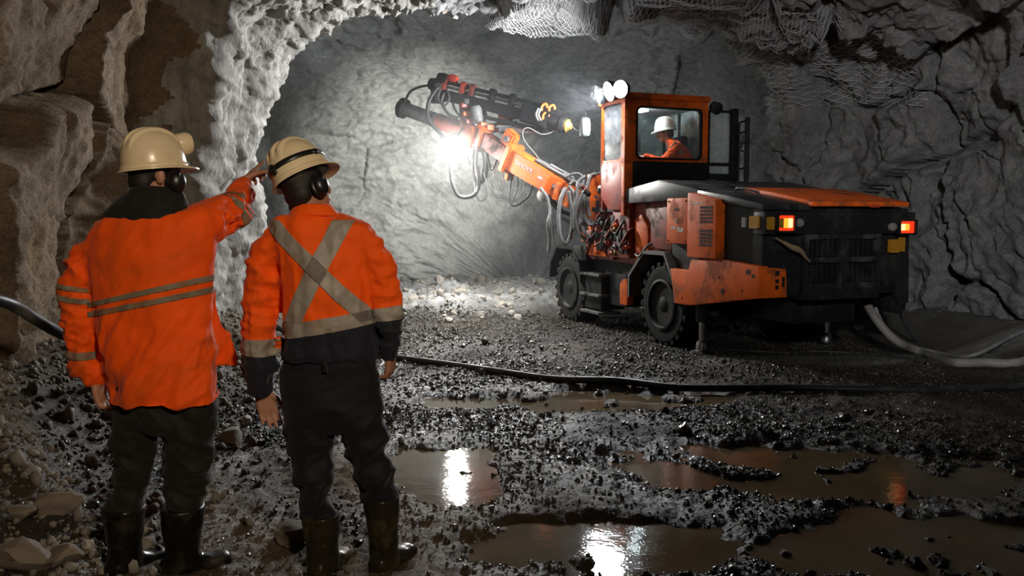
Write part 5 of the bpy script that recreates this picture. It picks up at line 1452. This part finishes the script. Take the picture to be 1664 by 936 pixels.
def line_band(fig, a0, a1, b0, b1, pred):
    """band between picture lines a0-a1 (upper) and b0-b1 (lower), running through the cloth along the view"""
    p, q_ = fig.T(*a0), fig.T(*a1)
    r_, s_ = fig.T(*b0), fig.T(*b1)
    n0 = (q_ - p).cross(Y1).normalized(); n1 = (s_ - r_).cross(Y1).normalized()
    if n0.z > 0: n0 = -n0
    if n1.z > 0: n1 = -n1
    return (p, n0, r_, n1, pred)
xL, xR = T(153, 480).x, T(352, 480).x
torso1 = lambda c, n: xL + 0.0 < c.x < xR + 0.10 and c.y < 0.4
slv1 = lambda c, n: c.x < T(156, 480).x and c.z > 0.6
bands = [line_band(f1, (157, 489), (342, 447), (157, 497), (342, 457), torso1), line_band(f1, (157, 504), (342, 466), (157, 513), (342, 476), torso1),
         line_band(f1, (95, 458), (155, 467), (95, 466), (155, 475), slv1), line_band(f1, (95, 476), (155, 484), (95, 485), (155, 493), slv1),
         line_band(f1, (95, 568), (160, 570), (95, 580), (160, 583), slv1)]
for t0, t1 in ((0.34, 0.43), (0.50, 0.58)):
    A_, B_ = T(330, 362, 0.05), T(398, 296, 0.44)
    d_ = (B_ - A_).normalized()
    bands.append((A_.lerp(B_, t0), d_, A_.lerp(B_, t1), d_, lambda c, n: c.x > T(335, 400).x and c.z > T(300, 420).z))
cut_bands(jk1, bands, M['tape_muddy'])
# hem of the jacket
def ring_on(fig, rows_, mat, name, par, seg=40, power=2.35):
    return part(name, par, mat, lambda bm: bm_loft(bm, fig.rings(rows_), seg, power), sharp=60)
col1 = bmesh.new()
bm_loft(col1, f1.rings([(362, 172, 322, 0.118, 0.0), (348, 172, 320, 0.122, 0.0), (336, 182, 308, 0.112, 0.0), (322, 196, 298, 0.098, 0.005), (310, 206, 291, 0.084, 0.01), (302, 212, 286, 0.070, 0.01)]), 32, 2.1)
me = remeshed(col1, 0.009, 4); wrinkle(me, lambda c, n: 0.010 * fbm(c * np.array([8, 8, 14]), 3))
link('collar', me, M['collar_black'], f1.root, True)
# trousers
tb = bmesh.new()
bm_loft(tb, f1.rings([(610, 190, 348, 0.125, 0), (640, 184, 354, 0.13, 0), (670, 182, 352, 0.13, 0), (690, 183, 350, 0.12, 0), (700, 190, 344, 0.10, 0)]), 32, 2.3)
bm_loft(tb, f1.rings([(665, 184, 262, 0.115, 0), (700, 183, 260, 0.110, 0), (740, 179, 252, 0.098, 0), (780, 174, 244, 0.090, -0.01), (815, 170, 236, 0.082, -0.01), (838, 172, 232, 0.076, -0.01)]), 24)
bm_loft(tb, f1.rings([(665, 266, 352, 0.115, 0), (700, 266, 350, 0.110, 0), (740, 267, 346, 0.100, 0), (780, 268, 341, 0.092, 0.0), (815, 264, 333, 0.084, 0.0), (838, 264, 328, 0.078, 0.0)]), 24)
me = remeshed(tb, 0.0095, 4)
wrinkle(me, lambda c, n: 0.026 * fold((c @ np.array([[0.9, 0, 0.45], [0, 1, 0], [-0.45, 0, 0.9]])) * np.array([4, 4, 8.5]) + 2, 2, 0.4) * (0.5 + 0.5 * sstep(0.85, 0.55, c[:, 2])) + 0.006 * fbm(c * 7, 2) - 0.003)
link('trousers', me, M['trouser_black'], f1.root, True)
boot(f1, T(202, 822, -0.01), T(204, 930, -0.01), (0.42, 0.9, 0), 0.084, 0.062, M['boot_black'], 0)
boot(f1, T(297, 822, 0.0), T(296, 928, 0.0), (0.72, 0.55, 0), 0.088, 0.066, M['boot_black'], 0)
# body: head, neck, trunk, limbs and hands in one skin
h1 = T(252, 278, 0.03); R1 = rotm(-50, -2, 0)
bb = bmesh.new()
bm_head(bb, h1, R1, 1.0)
bm_limb(bb, [h1 + Vector((0, -0.01, -0.06)), T(250, 345, 0.0)], [0.058, 0.064], 16, 8)
bm_loft(bb, f1.rings([(335, 215, 290, 0.06, 0), (360, 175, 330, 0.09, 0), (430, 170, 330, 0.10, 0), (560, 190, 330, 0.10, 0), (660, 195, 340, 0.10, 0), (700, 215, 320, 0.08, 0)]), 24)
bm_limb(bb, [T(172, 392), T(135, 440), T(126, 520, -0.02), T(135, 580, -0.01), T(155, 615)], [0.045, 0.036, 0.030, 0.028], 14, 16)
bm_limb(bb, [T(320, 370, 0.03), T(356, 356, 0.12), T(378, 340, 0.27), T(394, 300, 0.43)], [0.045, 0.036, 0.030, 0.029], 14, 16)
bm_limb(bb, [T(222, 670), T(212, 770), T(204, 900)], [0.05, 0.036, 0.03], 14, 10)
bm_limb(bb, [T(308, 670), T(304, 770), T(297, 900)], [0.05, 0.036, 0.03], 14, 10)
bm_hand(bb, T(156, 618, 0.0), (0.18, 0.10, -1), (0.9, -0.1, 0.1), (0.2, 1, 0), 0.95, 1.0)
bm_hand(bb, T(395, 298, 0.44), (0.22, 0.80, 0.50), (0.75, 0.2, -0.6), (-0.55, -0.2, 0.8), 1.0, 1.05, True)
me = remeshed(bb, 0.0052, 3, 0.4)
body1 = link('body', me, M['skin'], f1.root, True)
hair_cap(f1.root, h1, R1)
eyes(f1.root, h1, R1)
hel1 = helmet(f1.root, T(250, 267, 0.03), rotm(-46, 5, -4), M['helmet'], False, True, 0.93)
earmuff(f1.root, T(254, 284, 0.03), R1, 1, 1.0, 0.055)

# ------------------------------------------------------------------ worker 2, cross straps
f2 = Fig(560, 3.53, 'person in an orange shirt with a grey cross on the back standing with arms down')
T = f2.T
jb = bmesh.new()
bm_loft(jb, f2.rings([(346, 468, 545, 0.075, 0.0), (354, 448, 575, 0.095, 0.0), (364, 438, 594, 0.108, 0.0), (382, 434, 600, 0.120, 0.0), (420, 442, 602, 0.132, 0.0), (460, 452, 604, 0.136, 0.0), (500, 458, 607, 0.138, 0.0), (540, 460, 610, 0.142, 0.0), (560, 455, 613, 0.146, 0.0), (574, 454, 614, 0.146, 0.0), (584, 460, 610, 0.136, 0.0)]), 40, 2.35)
bm_limb(jb, [T(455, 385), T(436, 420), T(425, 490), T(422, 560, -0.01), T(420, 600, 0.0), T(421, 636, 0.02)], [0.078, 0.082, 0.078, 0.076, 0.072, 0.052], 20, 34)
bm_limb(jb, [T(588, 388), T(608, 425), T(624, 480), T(634, 530, 0.0), T(634, 572, 0.03)], [0.074, 0.074, 0.070, 0.066, 0.046], 20, 30)
me = remeshed(jb, 0.0070, 7)
def wr2(c, n):
    d = 0.016 * fold(c * np.array([5.5, 4, 2.4]) + 13, 3, 0.45) + 0.010 * fbm(c * 6 + 9, 3)
    arm = np.maximum(sstep(T(462, 400).x, T(450, 400).x, c[:, 0]), sstep(T(600, 400).x, T(612, 400).x, c[:, 0]))
    d = d + arm * 0.016 * fold(c * np.array([5, 5, 11]) + 5, 2, 0.45)
    low = sstep(T(0, 545).z, T(0, 565).z, c[:, 2])
    return d + low * 0.010 * np.abs(fbm(c * np.array([14, 8, 5]), 2)) - 0.003
wrinkle(me, wr2)
jk2 = link('work_shirt', me, M['hivis2'], f2.root, True)
ax0, ax1 = T(458, 500).x, T(607, 480).x
armL = lambda c, n: c.x < T(459, 500).x
armR = lambda c, n: c.x > T(608, 500).x
tors = lambda c, n: ax0 - 0.005 <= c.x <= ax1 + 0.012
back = lambda c, n: n.y < 0.35 and T(0, 358).z > c.z > T(0, 520).z and T(437, 400).x < c.x < T(610, 480).x
def cross_band(a0, a1, b0, b1):
    return line_band(f2, a0, a1, b0, b1, back)
bands = [cross_band((466, 362), (612, 505), (442, 372), (600, 528)),
         cross_band((552, 345), (460, 540), (584, 350), (492, 540)),
         line_band(f2, (457, 524), (612, 500), (457, 549), (612, 523), tors),
         line_band(f2, (388, 548), (455, 550), (388, 574), (455, 577), armL),
         line_band(f2, (610, 500), (660, 494), (610, 521), (660, 517), armR)]
# planes of the steep strap run left-right
p, q_ = T(552, 345), T(460, 540); r_, s_ = T(584, 350), T(492, 540)
n0 = (q_ - p).cross(Y1).normalized(); n0 = n0 if n0.x > 0 else -n0
n1 = (s_ - r_).cross(Y1).normalized(); n1 = n1 if n1.x > 0 else -n1
bands[1] = (p, n0, r_, n1, back)
cut_bands(jk2, bands, M['tape'])
zb = lambda x: np.interp(x, [T(457, 540).x, T(612, 520).x], [T(457, 547).z, T(612, 521).z])
def navy_fn(c):
    L_ = c[:, 0] < T(459, 500).x; R_ = c[:, 0] > T(609, 500).x
    lim = np.where(L_, T(420, 573).z, np.where(R_, np.interp(c[:, 0], [T(610, 520).x, T(660, 517).x], [T(610, 520).z, T(660, 516).z]), zb(c[:, 0])))
    return c[:, 2] < lim
set_material(jk2, [M['hivis2'], M['navy']], navy_fn)
cb = bmesh.new()
bm_loft(cb, f2.rings([(352, 468, 556, 0.085, 0.0), (344, 472, 547, 0.080, 0.0), (336, 478, 541, 0.074, 0.005), (331, 482, 536, 0.068, 0.008)]), 32, 2.1)
me = remeshed(cb, 0.008, 3)
link('collar', me, M['hivis2'], f2.root, True)
tb = bmesh.new()
bm_loft(tb, f2.rings([(565, 462, 607, 0.118, 0), (600, 455, 614, 0.125, 0), (640, 455, 622, 0.13, 0), (675, 457, 628, 0.125, 0), (698, 468, 622, 0.10, 0)]), 32, 2.3)
bm_loft(tb, f2.rings([(660, 456, 543, 0.115, 0), (700, 459, 546, 0.108, 0), (740, 467, 546, 0.098, 0), (780, 476, 545, 0.090, 0), (815, 482, 549, 0.085, 0), (846, 486, 552, 0.078, 0)]), 24)
bm_loft(tb, f2.rings([(660, 546, 627, 0.115, 0), (700, 551, 632, 0.108, 0), (740, 562, 639, 0.098, 0), (780, 577, 645, 0.090, 0.02), (806, 586, 649, 0.085, 0.03), (818, 590, 649, 0.078, 0.03)]), 24)
me = remeshed(tb, 0.0095, 4)
wrinkle(me, lambda c, n: 0.026 * fold((c @ np.array([[0.9, 0, -0.4], [0, 1, 0], [0.4, 0, 0.9]])) * np.array([4, 4, 8]) + 6, 2, 0.4) * (0.45 + 0.55 * sstep(0.80, 0.5, c[:, 2])) + 0.005 * fbm(c * 7, 2) - 0.003)
tr2 = link('trousers', me, M['trouser_navy'], f2.root, True)
part('belt_loop', tr2, M['trouser_navy'], lambda bm: bm_box(bm, T(536, 590).x, T(543, 590).x, -0.142, -0.128, T(540, 596).z, T(540, 580).z, 0.003))
boot(f2, T(521, 836, 0), T(526, 932, 0), (0.25, 0.95, 0), 0.078, 0.064, M['boot_olive'], 0, True)
boot(f2, T(619, 808, 0.03), T(626, 924, 0.05), (0.45, 0.9, 0), 0.075, 0.058, M['boot_olive'], 0, True)
h2 = T(495, 297, 0.03); R2 = rotm(-34, 6, -20)
bb = bmesh.new()
bm_head(bb, h2, R2, 1.0)
bm_limb(bb, [h2 + Vector((0, -0.01, -0.06)), T(508, 355, 0.0)], [0.058, 0.064], 16, 8)
bm_loft(bb, f2.rings([(345, 475, 540, 0.06, 0), (370, 455, 580, 0.085, 0), (430, 462, 590, 0.10, 0), (560, 475, 595, 0.10, 0), (650, 475, 605, 0.10, 0), (700, 500, 590, 0.08, 0)]), 24)
bm_limb(bb, [T(458, 390), T(436, 420), T(425, 490), T(422, 560, -0.01), T(424, 640, 0.03)], [0.040, 0.034, 0.030, 0.028], 14, 16)
bm_limb(bb, [T(586, 390), T(608, 425), T(624, 480), T(634, 530), T(634, 575, 0.04)], [0.040, 0.034, 0.030, 0.028], 14, 16)
bm_limb(bb, [T(500, 670), T(507, 740), T(517, 830), T(524, 900)], [0.05, 0.036, 0.03], 14, 10)
bm_limb(bb, [T(588, 670), T(600, 740), T(618, 806, 0.03), T(624, 900, 0.04)], [0.05, 0.036, 0.03], 14, 10)
bm_hand(bb, T(425, 636, 0.03), (0.30, 0.05, -1), (0.25, -0.9, 0.1), (0.9, 0.2, 0.3), 0.45, 1.0)
bm_hand(bb, T(634, 570, 0.04), (-0.02, 0.25, -1), (-0.9, 0.3, 0), (0.1, 1, 0.2), 0.95, 0.98)
me = remeshed(bb, 0.0052, 3, 0.4)
body2 = link('body', me, M['skin'], f2.root, True)
hair_cap(f2.root, h2, R2)
eyes(f2.root, h2, R2)
helmet(f2.root, T(489, 281, 0.03), rotm(-30, 10, -28), M['helmet'], True, False, 0.93)
earmuff(f2.root, T(494, 303, 0.03), R2, 1)
earmuff(f2.root, T(497, 318, 0.03), R2, -1, 0.8)

# ------------------------------------------------------------------ the operator in the cab
fo = Fig(1095, 11.62, 'person in an orange jacket and white helmet seated in the cab of the rig')
fo.root.location.z = 0.0
T = fo.T
ob_ = bmesh.new()
bm_loft(ob_, [(T(1110, 300, 0.0), 0.15, 0.17, X1, Y1), (T(1110, 275, 0.0), 0.15, 0.19, X1, Y1), (T(1106, 255, 0.0), 0.145, 0.20, X1, Y1), (T(1101, 241, 0.0), 0.125, 0.20, X1, Y1), (T(1094, 231, 0.0), 0.09, 0.15, X1, Y1), (T(1089, 226, 0.0), 0.055, 0.06, X1, Y1)], 28, 2.2)
for (dy, ex) in ((-0.20, 0), (0.20, 0.05)):
    bm_limb(ob_, [T(1100, 239, dy * 0.9), T(1086, 256, dy * 1.15), T(1072, 262, dy * 1.1), T(1050, 255, dy * 0.8)], [0.075, 0.070, 0.062, 0.045], 16, 20)
me = remeshed(ob_, 0.010, 4)
wrinkle(me, lambda c, n: 0.012 * fold(c * np.array([9, 6, 9]) + 4, 2, 0.45))
jk3 = link('jacket', me, M['hivis'], fo.root, True)
p, q_ = T(1093, 240), T(1104, 238)
part('reflective_strip', fo.root, M['tape'], lambda bm: bm_tube(bm, spline([T(1090, 240, -0.235), T(1097, 232, -0.225), T(1103, 238, -0.235), T(1108, 250, -0.235)], 14), 0.012, 8))
ho = T(1081, 214, -0.0); Ro = rotm(80, -12, 0)
bb = bmesh.new()
bm_head(bb, ho, Ro, 1.0)
bm_limb(bb, [ho + Vector((0.01, 0, -0.06)), T(1093, 238)], [0.056, 0.062], 14, 8)
bm_loft(bb, [(T(1108, 296), 0.11, 0.14, X1, Y1), (T(1104, 255), 0.11, 0.16, X1, Y1), (T(1096, 236), 0.07, 0.12, X1, Y1)], 20)
for dy in (-0.20, 0.20):
    bm_limb(bb, [T(1100, 241, dy * 0.9), T(1086, 257, dy * 1.15), T(1072, 262, dy * 1.1), T(1050, 255, dy * 0.8)], [0.045, 0.042, 0.036, 0.028], 12, 14)
    bm_hand(bb, T(1049, 255, dy * 0.8), (-1, 0, 0.05), (0, 0, -1), (0, -1 if dy < 0 else 1, 0.2), 0.6)
    bm_limb(bb, [T(1108, 296, dy * 0.4), T(1062, 300, dy * 0.5), T(1056, 342, dy * 0.5)], [0.085, 0.065, 0.045], 14, 14)
me = remeshed(bb, 0.0065, 3, 0.4)
link('body', me, M['skin'], fo.root, True)
tb = bmesh.new()
for dy in (-0.20, 0.20):
    bm_limb(tb, [T(1110, 297, dy * 0.4), T(1062, 299, dy * 0.5), T(1056, 342, dy * 0.5)], [0.105, 0.085, 0.065], 16, 16)
me = remeshed(tb, 0.012, 3)
link('trousers', me, M['navy'], fo.root, True)
hair_cap(fo.root, ho, Ro)
eyes(fo.root, ho, Ro)
helmet(fo.root, T(1081, 209, 0.0), rotm(80, -8, 0), M['helmet_white'], False, False, 1.0)
earmuff(fo.root, ho, Ro, 1)
# ================================================================== CABLES, NETTING
def ground_path(pts, lift):
    out = []
    for (px_, py_) in pts:
        g = on_floor(px_, py_)
        out.append(Vector((g.x, g.y, max(g.z, 0.0) + lift)))
    return out
gp = ground_path([(330, 572), (420, 570), (520, 574), (600, 580), (655, 587), (730, 597), (800, 607), (900, 621), (1000, 630), (1100, 635), (1200, 636), (1300, 638), (1400, 641), (1520, 640), (1664, 634), (1760, 628)], 0.03)
wallp = [at(-60, 478, 4.2), at(-10, 486, 4.35), at(25, 498, 4.5), at(60, 520, 4.6), at(100, 542, 4.75), at(160, 566, 5.2), at(240, 575, 6.2)]
o = tube_part('black_hose', None, M['hose_black'], wallp + gp, 0.032, 12, 260)
tag(o, 'long black hose hanging off the left wall and crossing the floor behind the workers', 'hose')
# trailing supply cable from the tail of the rig
rc = [at(1400, 478, 9.6), at(1412, 500, 9.45), at(1430, 527, 9.35), at(1458, 555, 9.25),  ] + [on_floor(*p_) + Vector((0, 0, 0.04)) for p_ in ((1497, 578), (1545, 591), (1600, 596), (1664, 596), (1760, 594))]
o = tube_part('supply_cable', None, M['cable_grey'], rc, 0.045, 14, 120)
tag(o, 'thick dusty grey supply cable trailing from the tail of the rig along the right wall', 'cable')
rc = [at(1422, 500, 9.6), at(1440, 535, 9.5), at(1470, 558, 9.4)] + [on_floor(*p_) + Vector((0, 0, 0.03)) for p_ in ((1520, 577), (1580, 586), (1664, 587), (1750, 586))]
o = tube_part('supply_cable', None, M['hose_grey'], rc, 0.022, 10, 90)
tag(o, 'thinner pale cable lying just behind the thick grey one at the tail of the rig', 'cable')
rc = [RIG_M @ Vector((-1.8, -0.85, 0.58)), at(1465, 515, 9.9), at(1478, 540, 10.0), at(1492, 556, 10.1), at(1540, 560, 10.2)]
o = tube_part('thin_black_cable', None, M['hose_black'], rc, 0.012, 8, 50)
tag(o, 'thin black cable dangling from the right rear corner of the rig', 'cable')
rc = ground_path([(1180, 570), (1260, 574), (1340, 573), (1420, 578), (1520, 586), (1620, 590)], 0.012)
o = tube_part('thin_black_cable', None, M['hose_black'], rc, 0.012, 8, 60)
tag(o, 'thin black cable lying on the pale ground between the rear jacks', 'cable')

# ---- rock-support netting: thin wires under the ceiling edge and over the right shoulder
M['wire'] = mat_plain('galvanised_wire', (0.7, 0.7, 0.7), 0.5, 0.2, 0.3, 20)
def sample(Q, u, v):
    i = np.clip(u, 0, Q.shape[0] - 1.001); j = np.clip(v, 0, Q.shape[1] - 1.001)
    i0, j0 = i.astype(int), j.astype(int)
    fi, fj = (i - i0)[..., None], (j - j0)[..., None]
    return Q[i0, j0] * (1 - fi) * (1 - fj) + Q[i0 + 1, j0] * fi * (1 - fj) + Q[i0, j0 + 1] * (1 - fi) * fj + Q[i0 + 1, j0 + 1] * fi * fj
def net(name, Q, u0, u1, v0, v1, nlines, nstep, fn, rad, label, keep=None):
    verts, faces = [], []
    base = 0
    lines = []
    for fam in (1, -1):
        for k in range(-nlines, 2 * nlines):
            t = np.linspace(0, 1, nstep)
            a = k / nlines + fam * 0.0 + t * 0.55 if fam > 0 else k / nlines + 0.55 - t * 0.55
            ok = (a >= 0) & (a <= 1)
            if ok.sum() < 3: continue
            uu = u0 + (u1 - u0) * t[ok]; vv = v0 + (v1 - v0) * a[ok]
            lines.append(fn(sample(Q, uu, vv)))
    ring = np.array([[math.cos(2 * PI * k / 3), math.sin(2 * PI * k / 3)] for k in range(3)])
    for P in lines:
        if keep is not None and not keep(P): continue
        n = len(P)
        tn = np.gradient(P, axis=0); tn /= np.linalg.norm(tn, axis=1, keepdims=True) + 1e-9
        a_ = np.cross(tn, [0.3, 0.2, 0.93]); a_ /= np.linalg.norm(a_, axis=1, keepdims=True) + 1e-9
        b_ = np.cross(tn, a_)
        V = P[:, None, :] + rad * (ring[None, :, :1] * a_[:, None, :] + ring[None, :, 1:] * b_[:, None, :])
        verts.append(V.reshape(-1, 3))
        i = base + np.arange(n - 1)[:, None] * 3 + np.arange(3)[None]
        i2 = base + np.arange(n - 1)[:, None] * 3 + (np.arange(3)[None] + 1) % 3
        faces.append(np.stack([i, i2, i2 + 3, i + 3], -1).reshape(-1, 4))
        base += n * 3
    o = np_mesh(name, np.concatenate(verts), np.concatenate(faces), M['wire'], None, True)
    return tag(o, label, 'wire mesh', kind='stuff')
def sag(P):
    Q = P.copy()
    bag = np.exp(-(((P[:, 0] + 0.35) / 0.85) ** 2 + ((P[:, 1] - 11.9) / 0.9) ** 2))
    Q[:, 2] -= 0.07 + 0.16 * bag + 0.03 * perlin(P * 1.7)
    return Q
nU = CEILQ.shape[0]
net('wire_mesh', CEILQ, nU - 95, nU - 1, 105, 318, 62, 60, sag, 0.0032, 'sagging diamond wire mesh slung under the edge of the tunnel ceiling')
def hug(P):
    Q = P.copy()
    Q[:, 0] -= 0.07 + 0.05 * perlin(P * 2.1); Q[:, 1] -= 0.05
    return Q
nR = RIGHTQ.shape[0]
net('wire_mesh', RIGHTQ, nR - 80, nR - 1, 2, 78, 22, 60, hug, 0.0034, 'torn wire mesh clinging to the right shoulder of the tunnel mouth')
rs = np.random.default_rng(8)
for k, (px_, py_, sz) in enumerate([(722, 22, .07), (738, 30, .06), (745, 14, .05), (730, 10, .05), (760, 24, .04)]):
    q = at(px_, py_, 11.9)
    boulder(500 + k, sz, (q.x, q.y, q.z), M['stone_pale'], ['biggest white stone caught in the sagging mesh at the ceiling edge', 'lowest white stone in the sagging ceiling mesh', 'topmost right white stone in the sagging ceiling mesh', 'topmost left white stone in the sagging ceiling mesh', 'rightmost small white stone in the sagging ceiling mesh'][k], 'stones caught in the ceiling mesh', 0.7)
# ================================================================== HAZE of the far chamber, added for the lamp glow
def haze():
    m = bpy.data.materials.new('glow_haze'); m.use_nodes = True
    t = m.node_tree; t.nodes.remove(t.nodes['Principled BSDF'])
    v = t.nodes.new('ShaderNodeVolumeScatter')
    v.inputs['Density'].default_value = 0.011
    v.inputs['Anisotropy'].default_value = 0.68
    v.inputs['Color'].default_value = (0.92, 0.95, 1.0, 1)
    t.links.new(v.outputs[0], t.nodes['Material Output'].inputs['Volume'])
    bm = bmesh.new(); bm_box(bm, -6.9, 6.9, 11.0, 20.4, -0.4, 6.6)
    o = from_bm('lamp_glow_haze', bm, m)
    tag(o, 'thin haze added for the glow around the lamps of the rig', 'haze', kind='stuff')
haze()
